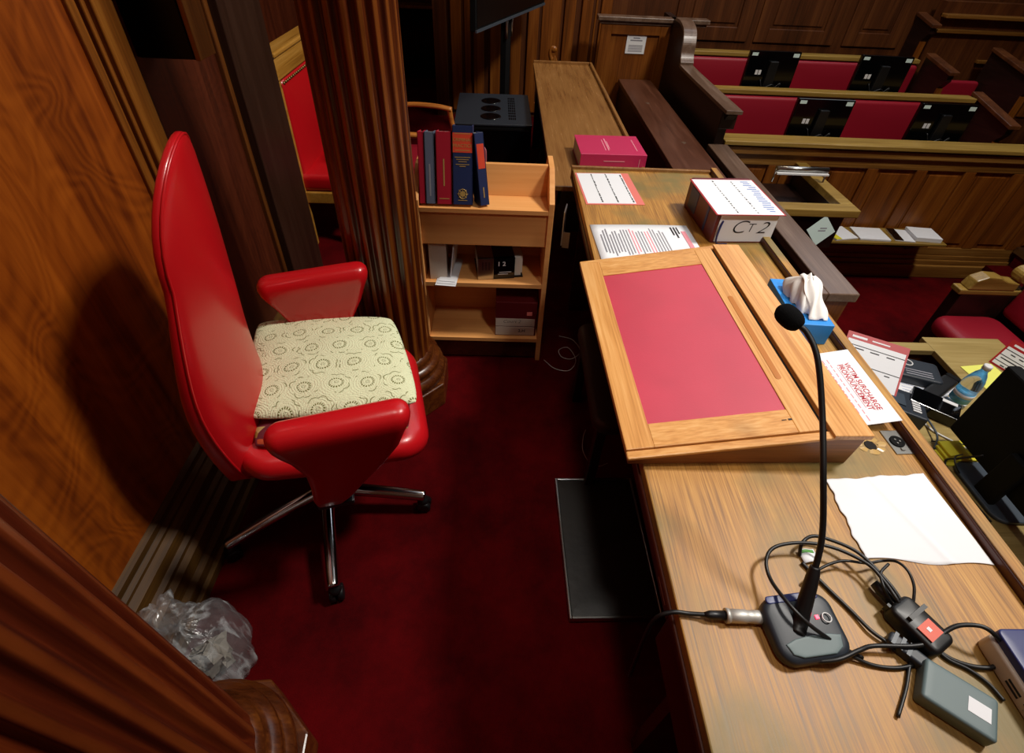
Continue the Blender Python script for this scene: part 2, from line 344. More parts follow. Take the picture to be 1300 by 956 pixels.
def rrect(x0,x1,y0,y1,r,n=5):
    out=[]
    for cx,cy,a0 in ((x1-r,y0+r,-90),(x1-r,y1-r,0),(x0+r,y1-r,90),(x0+r,y0+r,180)):
        for i in range(n+1):
            a=R(a0+90*i/n); out.append((cx+r*math.cos(a),cy+r*math.sin(a)))
    return out
def spline(pts,k=8):
    pts=[Vector(p) for p in pts]; q=[2*pts[0]-pts[1]]+pts+[2*pts[-1]-pts[-2]]; out=[]
    for i in range(1,len(q)-2):
        a,b,c,d=q[i-1:i+3]
        for j in range(k):
            t=j/k; out.append(.5*((2*b)+(c-a)*t+(2*a-5*b+4*c-d)*t*t+(-a+3*b-3*c+d)*t**3))
    out.append(pts[-1]); return out
def obj(name,mb,mt,parent=None,bevel=0,label=None,seg=2,loc=None,rot=None):
    me=bpy.data.meshes.new(name); me.from_pydata(mb.v,[],mb.f); me.update()
    for p,sm in zip(me.polygons,mb.sm): p.use_smooth=sm
    for x in (mt if isinstance(mt,(list,tuple)) else [mt]): me.materials.append(M[x])
    o=bpy.data.objects.new(name,me); COL.objects.link(o)
    if parent: o.parent=parent
    if loc: o.location=loc
    if rot: o.rotation_euler=rot
    if bevel:
        b=o.modifiers.new('bevel','BEVEL'); b.width=bevel; b.segments=seg; b.limit_method='ANGLE'; b.angle_limit=R(40)
    if label: o['label']=label
    return o
def tag(o,label,cat,group=None,kind=None):
    if label: o['label']=label
    if cat: o['category']=cat
    if group: o['group']=group
    if kind: o['kind']=kind
    return o
def thing(name,label,cat,loc=(0,0,0),rz=0,group=None,rot=None):
    o=bpy.data.objects.new(name,None); o.empty_display_size=.05; COL.objects.link(o); o.location=loc
    o.rotation_euler=rot if rot else (0,0,rz)
    return tag(o,label,cat,group)
def struct(name,mb,mt,bevel=0,parent=None):
    o=obj(name,mb,mt,parent,bevel)
    if not parent: o['kind']='structure'
    return o
def copy_thing(src,loc=None,rz=None,label=None):
    r=src.copy(); COL.objects.link(r)
    if loc is not None: r.location=loc
    if rz is not None: r.rotation_euler=(0,0,rz)
    if label: r['label']=label
    for ch in [o for o in bpy.data.objects if o.parent==src]:
        c=ch.copy(); COL.objects.link(c); c.parent=r
        for g in [o for o in bpy.data.objects if o.parent==ch]:
            d=g.copy(); COL.objects.link(d); d.parent=c
    return r
def text(s,size,mt,parent,loc,rot=(0,0,0),name='lettering',ext=.0006,align='CENTER',squash=1.0,shear=0,bold=0):
    cu=bpy.data.curves.new(name,'FONT'); cu.body=s; cu.size=size; cu.extrude=ext; cu.align_x=align; cu.align_y='CENTER'; cu.shear=shear; cu.offset=bold
    t=bpy.data.objects.new('t',cu); COL.objects.link(t); bpy.context.view_layer.update()
    me=bpy.data.meshes.new_from_object(t.evaluated_get(bpy.context.evaluated_depsgraph_get())); bpy.data.objects.remove(t); bpy.data.curves.remove(cu)
    me.name=name; me.materials.clear(); me.materials.append(M[mt])
    o=bpy.data.objects.new(name,me); COL.objects.link(o); o.parent=parent; o.location=loc; o.rotation_euler=rot; o.scale=(squash,1,1)
    return o
def xfm(loc,rot):
    m=Matrix.Translation(Vector(loc))@Euler(rot).to_matrix().to_4x4()
    return lambda x,y,z: tuple(m@Vector((x,y,z)))
def cable(name,pts,r,mt,label,cat='cable',k=8,n=8):
    o=obj(name,MB().tube(spline(pts,k),r,n),mt); return tag(o,label,cat)

# ------------------------------------------------------------------ room shell
WX=-1.02          # face of the left wall
WELL=-.6          # floor of the court below the bench
mb=MB(); mb.box(-2.4,1.06,-1.6,7.3,-.12,0); mb.box(1.06,7.0,-1.6,7.3,WELL-.12,WELL); mb.box(.98,1.06,-1.6,7.3,WELL-.12,-.12)
struct('floor',mb,'carpet')
struct('ceiling',MB().box(-2.5,7.0,-1.7,7.4,5.2,5.3),'ceil')
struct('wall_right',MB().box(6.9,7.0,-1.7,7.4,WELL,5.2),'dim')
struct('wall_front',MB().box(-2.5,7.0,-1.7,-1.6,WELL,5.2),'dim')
# left wall: a wide veneered panel, then a darker recessed panel, then a pier
struct('wall_left',MB().box(-1.3,WX,-1.6,1.40,0,5.2),'wall')
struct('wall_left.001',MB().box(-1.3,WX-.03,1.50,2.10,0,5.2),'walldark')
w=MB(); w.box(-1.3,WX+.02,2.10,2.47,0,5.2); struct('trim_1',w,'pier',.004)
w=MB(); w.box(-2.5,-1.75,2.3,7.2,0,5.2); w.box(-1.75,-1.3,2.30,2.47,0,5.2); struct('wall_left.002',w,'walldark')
# moulding between the two panels: stepped fillets running up the wall
w=MB(); w.box(-1.2,WX+.012,1.395,1.425,0,5.2); w.box(-1.2,WX-.004,1.425,1.437,0,5.2); w.box(-1.2,WX+.016,1.437,1.452,0,5.2); w.box(-1.2,WX+.002,1.452,1.464,0,5.2); w.box(-1.2,WX+.022,1.464,1.545,0,5.2)
struct('trim_2',w,'mould',.004)
w=MB(); w.box(-1.2,WX-.012,2.075,2.105,0,5.2); struct('trim_3',w,'edge',.004)
# tall stepped skirting
def skirt(y0,y1):
    w=MB(); z0=0
    pr=[(-1.1,0),(-.915,0),(-.915,.035),(-.925,.045),(-.925,.085),(-.94,.10),(-.94,.155),(-.958,.165),(-.958,.18),(-.972,.19),(-.972,.235),(-.992,.25),(-.992,.262),(-1.004,.272),(-1.004,.295),(-1.03,.31),(-1.1,.31)]
    w.prism(pr,'y',y1,y0); return w
struct('baseboard_left',skirt(-1.6,1.46),'mouldy')
struct('baseboard_left.001',MB().box(-1.1,-.99,1.46,2.12,0,.22),'mouldy',.006)
# back wall with its panelling, alcove to the left
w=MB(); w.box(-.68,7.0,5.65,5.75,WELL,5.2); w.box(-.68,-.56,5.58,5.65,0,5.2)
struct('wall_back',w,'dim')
struct('wall_back.001',MB().box(-2.5,-.58,7.1,7.3,0,5.2),'walldark')
struct('wall_back.002',MB().box(-.68,-.58,5.75,7.1,0,5.2),'walldark')
def framed(y,x0,x1,z0,z1,s=.10,d=.03):
    w=MB(); w.box(x0,x0+s,y-d,y,z0,z1); w.box(x1-s,x1,y-d,y,z0,z1); w.box(x0+s,x1-s,y-d,y,z1-s,z1); w.box(x0+s,x1-s,y-d,y,z0,z0+s)
    w.box(x0+s+.03,x1-s-.03,y-.012,y,z0+s+.03,z1-s-.03); return w
k=1
for x0,x1 in ((-.52,-.2),(-.14,.16),(.22,.66),(.72,1.0)):
    struct('trim_%d'%(k+3),framed(5.65,x0,x1,.05,2.3),'panel',.006); k+=1
for x0,x1 in ((1.62,2.35),(2.42,3.2),(3.3,3.85)):
    struct('trim_%d'%(k+3),framed(5.65,x0,x1,.78,2.3,.12,.02),'dim',.006); k+=1

# assumed high window added on the back wall, no opening, above the photo's frame
w=MB(); w.box(.25,4.95,5.60,5.65,2.38,2.46); w.box(.25,4.95,5.60,5.65,4.14,4.22); w.box(.25,.33,5.60,5.65,2.46,4.14); w.box(4.87,4.95,5.60,5.65,2.46,4.14)
struct('assumed_window_1',w,'panelx',.006)
# ------------------------------------------------------------------ columns
def fluted(r,k,d,zt,zb):
    def f(a,z):
        if z<zb or z>zt: return 0
        fade=min(1,(z-zb)/.05,(zt-z)/.05)
        x=math.cos(a*k)
        return d*fade*max(0,(x+.25)/1.25)**.6 if x>-.25 else 0
    return f
def column(label,x,y,r,mt,rz=0):
    t=thing('fluted_column',label,'column',(x,y,0),rz)
    zs=[.26,.265,.27,.28,.29,.30,.31,.33]+[.33+i*.25 for i in range(1,20)]
    prof=[(r*(1.03-.012*z),z) for z in zs]
    obj('shaft',MB().lathe(prof,20*12,flute=fluted(r,20,r*.10,9,.27)),mt,t)
    b=[(r*1.42,.13),(r*1.46,.145),(r*1.47,.16),(r*1.44,.178),(r*1.33,.186),(r*1.28,.195),(r*1.30,.207),(r*1.33,.214),(r*1.31,.226),(r*1.20,.232),(r*1.14,.24),(r*1.12,.25),(r*1.13,.262),(r*1.05,.268),(r*1.0,.28)]
    obj('base_moulding',MB().lathe(b,48),'colbase',t)
    pl=[(r*1.62*math.cos(R(22.5+45*i)),r*1.62*math.sin(R(22.5+45*i))) for i in range(8)]
    obj('plinth',MB().prism(pl,'z',0,.13),'colbase',t,.006)
    return t
column('dark fluted wooden column standing behind the red swivel chair',-.43,1.64,.135,'column')
column('blurred reddish fluted column close to the camera beside the tied rubbish bag',-.665,.214,.145,'pil',R(4))

# ------------------------------------------------------------------ red swivel chair
def swivel_chair():
    A=Vector((-.549,1.104,0)); rz=R(14)
    t=thing('swivel_chair','red leather high-backed swivel chair with chrome five-star base','chair',A,rz)
    inv=(Matrix.Translation(A)@Matrix.Rotation(rz,4,'Z')).inverted()
    hub=inv@Vector((-.603,1.036,0))
    # seat
    xf=lambda x,y,z:(x,y,z-.03*max(0,(x-.18)/.14)**2+.02*max(0,(-x-.05)/.15))
    obj('seat',MB().slab(rrect(-.24,.31,-.245,.255,.10,8),.43,.52,.04,.012,xf=xf),'red',t)
    obj('seat_pan',MB().slab(rrect(-.2,.24,-.2,.2,.08),.40,.435,.012),'black',t)
    # back: a tall padded shell, its front bulging forward between the wings
    def half(z):
        q=min(1,max(0,(z-.40)/.7)); return .19+.05*math.sin(PI*min(1,q*.85+.05))-.012*q
    zs=[.40+.05*i for i in range(15)]
    right=[(half(z)-(.03 if z<.42 else 0),z) for z in zs]
    w1=half(1.10)
    top=[(w1*math.cos(R(a)),1.10+.255*math.sin(R(a))) for a in range(8,180,9)]
    left=[(-w_,z) for w_,z in reversed(right)]
    out=[(w_,z) for w_,z in right]+top+left
    key=[(.30,-.15),(.40,-.150),(.55,-.155),(.75,-.155),(.95,-.140),(1.15,-.126),(1.36,-.118),(1.5,-.11)]
    def F(h):
        for k in range(1,len(key)-2):
            if h<=key[k+1][0] or k==len(key)-3:
                t=min(1,max(0,(h-key[k][0])/(key[k+1][0]-key[k][0]))); a,b,c,d=[key[q][1] for q in range(k-1,k+3)]
                return .5*(2*b+(c-a)*t+(2*a-5*b+4*c-d)*t*t+(-a+3*b-3*c+d)*t**3)
    def bx(w_,h,d):
        t=d/.08
        th=.072-.044*min(1,max(0,(h-.45)/.6)); return (F(h)-th*(1-t)-1.45*w_*w_,w_,h)
    obj('backrest',MB().slab(out,0,.08,.030,0,xf=bx,nr=10,ne=5),'red',t)
    ins=[(w_*.985,.4+(h-.4)*.995) for w_,h in out]
    pip=[bx(w_,h,.066) for w_,h in ins]+[bx(ins[0][0],ins[0][1],.066)]
    obj('piping',MB().tube(pip,.0035,6),'red',t)
    # upholstered arms, broad at the pad and narrowing down to the seat
    for sgn,fx,dz in ((-1,.055,0),(1,-.022,.028)):
        yc=sgn*.315; secs=[]
        for z,hl,hw,cx in ((.425,.04,.018,.0),(.45,.055,.022,.005),(.51,.075,.025,.015),(.58,.105,.030,.025),(.65,.142,.036,.03),(.69,.162,.041,.03),(.715,.174,.0435,.03),(.735,.178,.0435,.03),(.750,.176,.040,.03),(.761,.169,.033,.03),(.768,.158,.023,.03),(.7715,.14,.012,.03),(.7725,.12,.004,.03)):
            secs.append([(x+fx*min(1,(z-.4)/.2),y,z+dz*min(1,(z-.425)/.25)+.012*(x/.18 if z>.65 else 0)) for x,y in rrect(cx-hl,cx+hl,yc-hw,yc+hw,hw*.92,6)])
        obj('armrest',MB().loft(secs),'red',t)
    obj('arm_bracket',MB().box(-.03,.07,-.33,.33,.405,.425),'black',t,.004)
    # pedestal and five-star base
    hx,hy=hub.x,hub.y
    obj('gas_column',MB().lathe([(.03,.10),(.03,.24),(.022,.245),(.022,.40)],24,(hx,hy,0)),'chrome',t)
    obj('mechanism',MB().box(hx-.09,hx+.13,hy-.07,hy+.12,.375,.41),'matt',t,.01)
    obj('hub',MB().lathe([(.034,.075),(.04,.085),(.042,.12),(.036,.145),(.031,.15)],24,(hx,hy,0)),'chrome',t)
    tgt=inv@Vector((-.494,.686,0)); a0=math.atan2(tgt.y-hy,tgt.x-hx)
    for i in range(5):
        a=a0+i*2*PI/5; d=Vector((math.cos(a),math.sin(a),0)); h=Vector((hx,hy,0))
        pts=[h+d*.02+Vector((0,0,.115)),h+d*.10+Vector((0,0,.112)),h+d*.2+Vector((0,0,.103)),h+d*.31+Vector((0,0,.088)),h+d*.345+Vector((0,0,.083)),h+d*.352+Vector((0,0,.081))]
        leg=obj('leg',MB().tube(spline(pts,4),.02,12,radii=[(.024-.006*j/20) if j<18 else .016-.004*(j-18) for j in range(21)]),'chrome',t)
        c=h+d*.345; s=Vector((-d.y,d.x,0))
        w=MB()
        for q in (-1,1):
            cc=c+s*(.013*q)
            # wheel: a short disc whose axle is s
            ring=[]; 
            for j in range(18):
                b=2*PI*j/18; ring.append((math.cos(b),math.sin(b)))
            vs=[];fs=[]
            for rr,off in ((.018,-.010),(.026,-.008),(.026,.008),(.018,.010)):
                for cb,sb in ring: vs.append(cc+d*(rr*cb)+Vector((0,0,.0265+rr*sb))+s*off)
            for k_ in range(3):
                for j in range(18): fs.append((k_*18+j,k_*18+(j+1)%18,(k_+1)*18+(j+1)%18,(k_+1)*18+j))
            fs+= [tuple(range(17,-1,-1)),tuple(range(54,72))]
            w.add(vs,fs,True)
        w.lathe([(.019,.045),(.022,.055),(.016,.068),(.009,.074),(.009,.08)],16,(c.x,c.y,0))
        obj('caster',w,'black',leg)
    return t
swivel_chair()
# two cushions on the seat
def cushion(name,label,pts,z0,z1,mt,puff,e):
    """pts: four corners on the floor plan, near-left first, CCW"""
    c=sum((Vector(p) for p in pts),Vector((0,0)))/4
    xax=(Vector(pts[1])-Vector(pts[0])).normalized(); rz=math.atan2(xax.y,xax.x)
    inv=Matrix.Rotation(-rz,2)
    q=[inv@(Vector(p)-c) for p in pts]; N=36; zm=(z0+z1)/2; T=(z1-z0)/2
    def P(u,v,sg):
        # ease toward the edges so the seam is finely divided
        uu,vv=.5-.5*math.cos(PI*u),.5-.5*math.cos(PI*v)
        p=q[0].lerp(q[1],uu).lerp(q[3].lerp(q[2],uu),vv)
        a,b=2*uu-1,2*vv-1
        p=p+p.normalized()*0 if p.length==0 else p
        rc=1-.035*(abs(a)*abs(b))**6; p=p*rc+Vector((a*.008*(1-b*b),b*.008*(1-a*a)))
        f=max(0,(1-abs(a)**9))**.5*max(0,(1-abs(b)**9))**.5
        h=T*f+(puff*(1-a*a)*(1-b*b) if sg>0 else 0)+(.0025*math.sin(p.x*33+1)*math.sin(p.y*29)*f if sg>0 else 0)
        return (p.x,p.y,zm+sg*h)
    mb=MB().grid(lambda u,v:P(u,v,1),N,N); mb.grid(lambda u,v:P(1-u,v,-1),N,N)
    o=obj(name,mb,mt); o.location=(c.x,c.y,0); o.rotation_euler=(0,0,rz); return tag(o,label,'cushion')
cushion('patterned_cushion','maroon and gold patterned cushion squashed under the cream crochet cushion',[(-.685,.885),(-.25,.965),(-.345,1.36),(-.76,1.30)],.523,.575,'pattern',.008,.026)
cushion('crochet_cushion','cream crocheted cushion lying on the red swivel chair',[(-.702,.945),(-.228,1.022),(-.375,1.425),(-.838,1.378)],.578,.622,'crochet',.022,.022)

# ------------------------------------------------------------------ rubbish bag
t=thing('rubbish_bag','clear tied rubbish bag on the carpet by the skirting','bag',(-.80,.50,0))
def bagr(a,z):
    f=math.sin(a*9+z*9)*.006+math.sin(a*23)*.004+math.sin(a*5+2)*.006
    return -f*min(1,(.31-z)/.1+.2)
prof=[(.075,.002),(.10,.012),(.112,.05),(.116,.10),(.115,.15),(.108,.20),(.095,.24),(.072,.272),(.045,.293),(.022,.306),(.013,.316)]
obj('film',MB().lathe(prof,96,flute=bagr),'bag',t)
kn=[(.013,.314),(.012,.325),(.02,.345),(.034,.37),(.042,.395),(.036,.418),(.02,.432)]
obj('knot',MB().lathe(kn,48,flute=lambda a,z:.35*.03*math.sin(a*4+z*40)+.006*math.sin(a*11)),'bag',t)
w=MB()
for i in range(9):
    a=random.uniform(0,6.28); rr=random.uniform(0,.05); h=random.uniform(.05,.12); s=random.uniform(.03,.045)
    vs=[];n=10
    w.lathe([(s*.3,h-s),(s*.8,h-s*.6),(s,h),(s*.7,h+s*.6),(s*.25,h+s)],9,(rr*math.cos(a),rr*math.sin(a),-.015+s*.1),flute=lambda b,z,q=i:.012*math.sin(b*3+q+z*60),smooth=False)
obj('rubbish',w,'rubbish',t,label='crumpled grey waste showing through the film')['kind']='stuff'

# ------------------------------------------------------------------ main desk (judge's bench)
TOP=.80
t=thing('judge_bench','long worn oak bench top carrying the red leather writing slope','desk',(.66,1.0,0))
def L_(x,y,z): return (x-.66,y-1.0,z)
def lb(mb,x0,x1,y0,y1,z0,z1): return mb.box(x0-.66,x1-.66,y0-1,y1-1,z0,z1)
obj('desk_top',lb(MB(),.336,.992,-.45,2.335,TOP-.03,TOP),'desk',t,.003)
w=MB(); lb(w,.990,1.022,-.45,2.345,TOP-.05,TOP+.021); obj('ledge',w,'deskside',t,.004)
w=MB(); lb(w,.993,1.020,-.45,2.345,TOP+.0212,TOP+.0245); obj('ledge_cap',w,'desk',t,.001)
w=MB(); lb(w,.33,1.022,2.328,2.345,TOP-.05,TOP+.014); obj('end_lip',w,'deskfar',t,.003)
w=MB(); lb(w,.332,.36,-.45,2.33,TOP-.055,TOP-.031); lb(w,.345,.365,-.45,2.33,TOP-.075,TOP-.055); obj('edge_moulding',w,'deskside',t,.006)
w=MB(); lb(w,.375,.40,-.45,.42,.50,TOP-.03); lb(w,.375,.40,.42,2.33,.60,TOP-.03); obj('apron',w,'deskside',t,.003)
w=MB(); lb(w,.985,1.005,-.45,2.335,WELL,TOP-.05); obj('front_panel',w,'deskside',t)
for y in (.30,2.28):
    w=MB(); lb(w,.40,.985,y,y+.03,0,TOP-.03); obj('end_panel',w,'deskside',t)
# round panel-mounted audio socket and taped hole
o=thing('desk_socket','square metal plate with a round black audio socket set into the desk','socket',(.966,.752,TOP),R(3))
obj('plate',MB().box(-.022,.022,-.035,.035,.0002,.003),'steel',o,.001)
obj('socket',MB().lathe([(.0165,.003),(.0165,.006),(.013,.0062),(.012,.004)],24),'matt',o)
w=MB()
for i in range(3): w.lathe([(.0022,.004),(.0022,.0068)],8,(.006*math.cos(i*2.1),.006*math.sin(i*2.1),0))
w.box(-.004,.004,-.026,-.019,.003,.006); obj('pin',w,'steel',o)
o=thing('cable_hole','rough cable hole in the desk with torn clear tape around it','hole',(.897,.742,TOP))
obj('hole',MB().lathe([(.014,.0002),(.012,.0012)],20),'redcap',o)
def tp(u,v):
    a=2*PI*u; r=.015+v*(.014+.003*math.sin(a*3)+.002*math.sin(a*7)); return (r*math.cos(a)*1.3,r*math.sin(a)*.8,.0006+.0008*math.sin(a*7))
obj('tape',MB().grid(tp,48,2),'tape',o)
# reflective sticker / notice on the apron and a white booklet pocket at the far end
o=thing('sticker','small pale sticker with a red mark on the inner side of the bench','sticker',(.372,.47,.665))
obj('backing',MB().box(-.001,.0025,-.03,.03,-.035,.035),'cream',o); obj('mark',MB().box(-.0025,-.001,-.012,.012,-.022,.0),'adlabel',o)
o=thing('leaflet_pocket','pale folded leaflet tucked beside the far end of the bench','leaflet',(.322,2.28,.535),R(-12))
obj('leaflet',MB().box(-.006,.0,-.05,.05,-.09,.09),'paper',o); obj('leaflet',MB().box(.001,.035,-.05,-.044,-.10,-.015),'cream',o)

# ------------------------------------------------------------------ writing slope (lectern)
a=R(1.6)
t=thing('writing_slope','golden oak writing slope with a red leather panel on the bench','lectern',(.295,.668,TOP),a)
LW,LD=.525,.80; zf,zb=.034,.108; lid=.425
def zt(x): return zf+(zb-zf)*min(1,x/ .45)
w=MB(); w.prism([(.006,0),(LW-.012,0),(LW-.004,zb-.014),(.44,zb-.014),(.006,zf-.014)],'y',.008,LD-.008); obj('carcass',w,'lectbase',t,.002)
# sloping lid built as a frame round the leather
def slope(x,y,z): return (x,y,zt(x)-.014+z*.014)
fx0,fx1,fy0,fy1=.062,.372,.088,.70
w=MB()
def fr(x0,x1,y0,y1,z1=1.0): w.add([slope(x,y,z) for z in (0,z1) for y in (y0,y1) for x in (x0,x1)],[(0,2,3,1),(4,5,7,6),(0,1,5,4),(2,6,7,3),(0,4,6,2),(1,3,7,5)])
fr(0,fx0,0.022,LD-.018); obj('lid_stile',w,'lect',t,.0015); w=MB(); fr(fx1,lid,.022,LD-.018); obj('lid_stile',w,'lect',t,.0015)
w=MB(); fr(fx0,fx1,.022,fy0); obj('lid_rail',w,'lectx',t,.0015); w=MB(); fr(fx0,fx1,fy1,LD-.018); obj('lid_rail',w,'lectx',t,.0015)
w=MB(); fr(0,LW-.07,0,.021,.7); obj('edge_strip',w,'lectx',t,.003)
w=MB(); fr(0,LW-.07,LD-.017,LD,.95); obj('edge_strip',w,'lectx',t,.003)
w=MB(); fr(fx0,fx1,fy0,fy1,.8); obj('leather_panel',w,'redpad',t)
w=MB(); w.box(lid+.012,LW,0,LD,zb-.014,zb+.001); obj('rear_rail',w,'lect',t,.002)
w=MB(); w.box(lid,lid+.012,.018,LD-.01,zb-.03,zb-.012); obj('hinge_gap',w,'redcap',t)
w=MB(); w.slab(rrect(.388,.402,.18,.52,.0069),0,.0005,.0003,xf=lambda x,y,z:(x,y,zt(x)+.0004+z)); obj('pen_groove',w,'groove',t)
w=MB(); w.box(.364,.372,.056,.0605,0,.0006,xf=lambda x,y,z:(x,y,zt(x)+.0005+z)); w.box(.350,.360,.057,.059,0,.0006,xf=lambda x,y,z:(x,y,zt(x)+.0005+z)); obj('scratch',w,'ink',t)

# ------------------------------------------------------------------ microphone on its base
t=thing('gooseneck_microphone','black gooseneck microphone on a square talk base near the desk edge','microphone',(.541,.332,TOP),R(7))
bs=rrect(-.064,.066,-.055,.050,.028,6)
def bt(x,y,z): return (x,y,z*(.78+.4*(y+.062)/.124) if z>.004 else z)
obj('base',MB().slab(bs,0,.034,.012,.002,xf=bt),'char',t)
w=MB(); w.slab([(-.050,-.026),(-.044,-.042),(-.028,-.048),(.030,-.048),(.046,-.040),(.052,-.022),(.03,-.018),(0,-.0175),(-.03,-.020)],0,.003,.0015,xf=lambda x,y,z:(x,y,.0268+(y+.062)*.085+z)); obj('talk_key',w,'teal',t)
w=MB(); w.slab(rrect(-.052,.045,.036,.0495,.006),.0,.004,.002,xf=lambda x,y,z:(x,y,.0345+z)); obj('rear_panel',w,'navyp',t)
w=MB()
ringp=[(.0075*math.cos(2*PI*i/24)+.040,.0075*math.sin(2*PI*i/24)+.004,.0385) for i in range(25)]
w.tube(ringp,.0011,6); obj('ring_mark',w,'white',t)
obj('indicator',MB().box(.021,.027,.004,.010,.034,.0382),'led',t)
inv=(Matrix.Translation(Vector((.541,.332,TOP)))@Matrix.Rotation(R(7),4,'Z')).inverted()
def I(x,y,z): return inv@Vector((x,y,z))
gs=[I(.535,.340,.832),I(.553,.385,.888),I(.566,.432,.948),I(.562,.50,1.033),I(.568,.578,1.098),I(.560,.642,1.165),I(.547,.678,1.192),I(.530,.692,1.202)]
sp=spline(gs,8)
obj('boot',MB().tube(spline([I(.525,.322,.822),I(.535,.340,.835),I(.553,.385,.888),I(.557,.398,.905)],6),.012,14,radii=[.0165-.0085*i/18 for i in range(19)]),'black',t)
obj('stem',MB().tube(sp,.0052,10),'cable',t)
hd=(gs[-1]-gs[-2]).normalized(); c0=gs[-1]-hd*.006
hp=[c0+hd*(.05*j/10) for j in range(11)]
obj('windscreen',MB().tube(hp,.02,20,radii=[.011,.0155,.018,.0192,.0196,.0196,.0194,.0187,.0170,.0135,.005]),'foam',t)
# XLR plug
t=thing('audio_plug','silver audio plug with black lead pushed into the microphone base','plug',(.462,.350,TOP+.0135),R(-2))
obj('shell',MB().lathe([(.0115,-.045),(.0115,-.012),(.0105,-.010),(.0105,.0),(.0112,.002),(.0112,.02)],20,axis='x'),'satin',t)
obj('ring',MB().lathe([(.0122,-.048),(.0126,-.044),(.0122,-.041)],20,axis='x'),'satin',t)
obj('boot',MB().lathe([(.004,-.085),(.0072,-.075),(.0082,-.048)],16,axis='x'),'black',t)
obj('lead',MB().tube(spline([(-.08,0,0),(-.11,.002,-.004),(-.140,.003,-.004),(-.165,.0,-.03),(-.168,-.005,-.12),(-.15,-.0,-.35)],8),.0038,10),'cable',t)

# ------------------------------------------------------------------ cables and adaptors on the bench
z=TOP+.005
cable('black_cable',[at(1095,835,z),at(1070,822,z+.01),at(1030,795,z+.045),at(1000,765,z+.05),at(978,735,z+.03),at(973,710,z+.03),at(985,694,z+.03),at(1020,689,z+.03),at(1060,696,z+.03),at(1100,715,z+.03),at(1120,735,z+.03),at(1138,760,z+.03),at(1146,776,z+.018)],.0034,'cable','black lead making the wide loop left of the microphone stem')
cable('black_cable',[at(1015,705,z),at(1018,690,z+.02),at(1030,681,z+.02),at(1050,684,z+.02),at(1090,702,z+.025),at(1128,740,z+.025),at(1150,772,z+.018)],.0034,'cable','black lead arching behind the microphone stem to the adaptor')
cable('black_cable',[at(1018,714,z),at(1032,728,z),at(1052,748,z),at(1080,775,z),at(1105,800,z+.003),at(1125,815,z+.003),at(1135,827,z+.003)],.0034,'cable','black lead running diagonally right of the microphone base')
cable('black_cable',[at(1020,742,z),at(1025,735,z+.01),at(1045,720,z+.02),at(1070,712,z+.02),at(1100,715,z+.02),at(1120,712,z+.02),at(1138,713,z+.04),at(1152,724,z+.045),at(1160,742,z+.04),at(1160,760,z+.03),at(1157,775,z+.018)],.0026,'cable','thin black lead looping up above the adaptor')
cable('black_cable',[at(1145,778,z+.02),at(1130,760,z+.02),at(1122,745,z+.03),at(1118,728,z+.03),at(1128,716,z+.03)],.0026,'cable','short thin black lead curling left of the adaptor')
cable('black_cable',[at(1010,840,z),at(1060,838,z+.02),at(1090,826,z+.02),at(1110,820,z+.016),at(1160,820,z+.02),at(1188,813,z+.025),at(1200,802,z+.03),at(1218,794,z+.04),at(1245,795,z+.048),at(1263,806,z+.045),at(1275,825,z+.02),at(1265,845,z+.004),at(1240,847,z),at(1210,838,z),at(1188,824,z)],.0038,'cable','thick black lead curving over the cream-sided box')
cable('black_cable',[at(1060,822,z+.02),at(1085,835,z+.005),at(1110,845,z),at(1140,848,z),at(1170,842,z)],.0034,'cable','black lead passing in front of the talk key')
cable('black_cable',[at(1157,832,z),at(1154,850,z),at(1150,875,z),at(1140,910,z)],.003,'cable','black lead dropping toward the viewer from the plug')
cable('black_cable',[at(1188,824,z),at(1205,838,z),at(1230,850,z),at(1255,868,z),at(1275,890,z)],.003,'cable','thin black lead lying flat beside the grey adaptor')
# power adaptor with a red label
p=at(1158,802,TOP)
t=thing('power_adaptor','black plug-top power adaptor with a red label','adaptor',p,R(-62))
obj('body',MB().slab(rrect(-.045,.042,-.028,.028,.012,5),0,.036,.008,.002),'black',t)
obj('label',MB().box(-.002,.024,-.019,.014,.0375,.0392),'adlabel',t); obj('label_mark',MB().box(.006,.013,-.007,.0,.0392,.0398),'paper',t)
w=MB(); w.box(-.05,-.044,-.022,-.016,.012,.03); w.box(-.02,-.013,-.02,.026,.038,.046); obj('pin',w,'black',t)
obj('strain_relief',MB().lathe([(.008,-.085),(.011,-.07),(.012,-.045)],14,(0,.004,.018),axis='x'),'black',t)
p=at(1150,832,TOP)
t=thing('mains_plug','dark grey inline plug between the adaptor and the grey power brick','plug',p,R(-48))
obj('body',MB().slab(rrect(-.035,.03,-.012,.012,.006),0,.02,.005),'char',t); obj('collar',MB().box(.03,.048,-.010,.010,.003,.018),'slate',t,.002)
w=MB()
for i in range(3): w.box(-.03+.012*i,-.024+.012*i,-.0125,.0125,.0195,.0212)
obj('grip',w,'slate',t)
p=at(1205,893,TOP)
t=thing('power_brick','grey-green power brick cut by the bottom of the photo','adaptor',p,R(-38))
obj('body',MB().slab(rrect(-.05,.05,-.035,.035,.006),0,.03,.005),'teal',t); obj('label',MB().box(.01,.04,-.012,.012,.0302,.0306),'paper',t)
p=at(1026,707,TOP)
t=thing('cable_tag','small white paper tag with green print wrapped on a lead','tag',p,R(8))
obj('tag',MB().grid(lambda u,v:((u-.5)*.036,(v-.5)*.026,.006+.004*math.sin(u*5)),8,4,thick=.0008),'paper',t); obj('print',MB().grid(lambda u,v:((u-.5)*.03,.005+.006*v,.0065+.004*math.sin((.083+u*.83)*5)),8,2),'green',t)
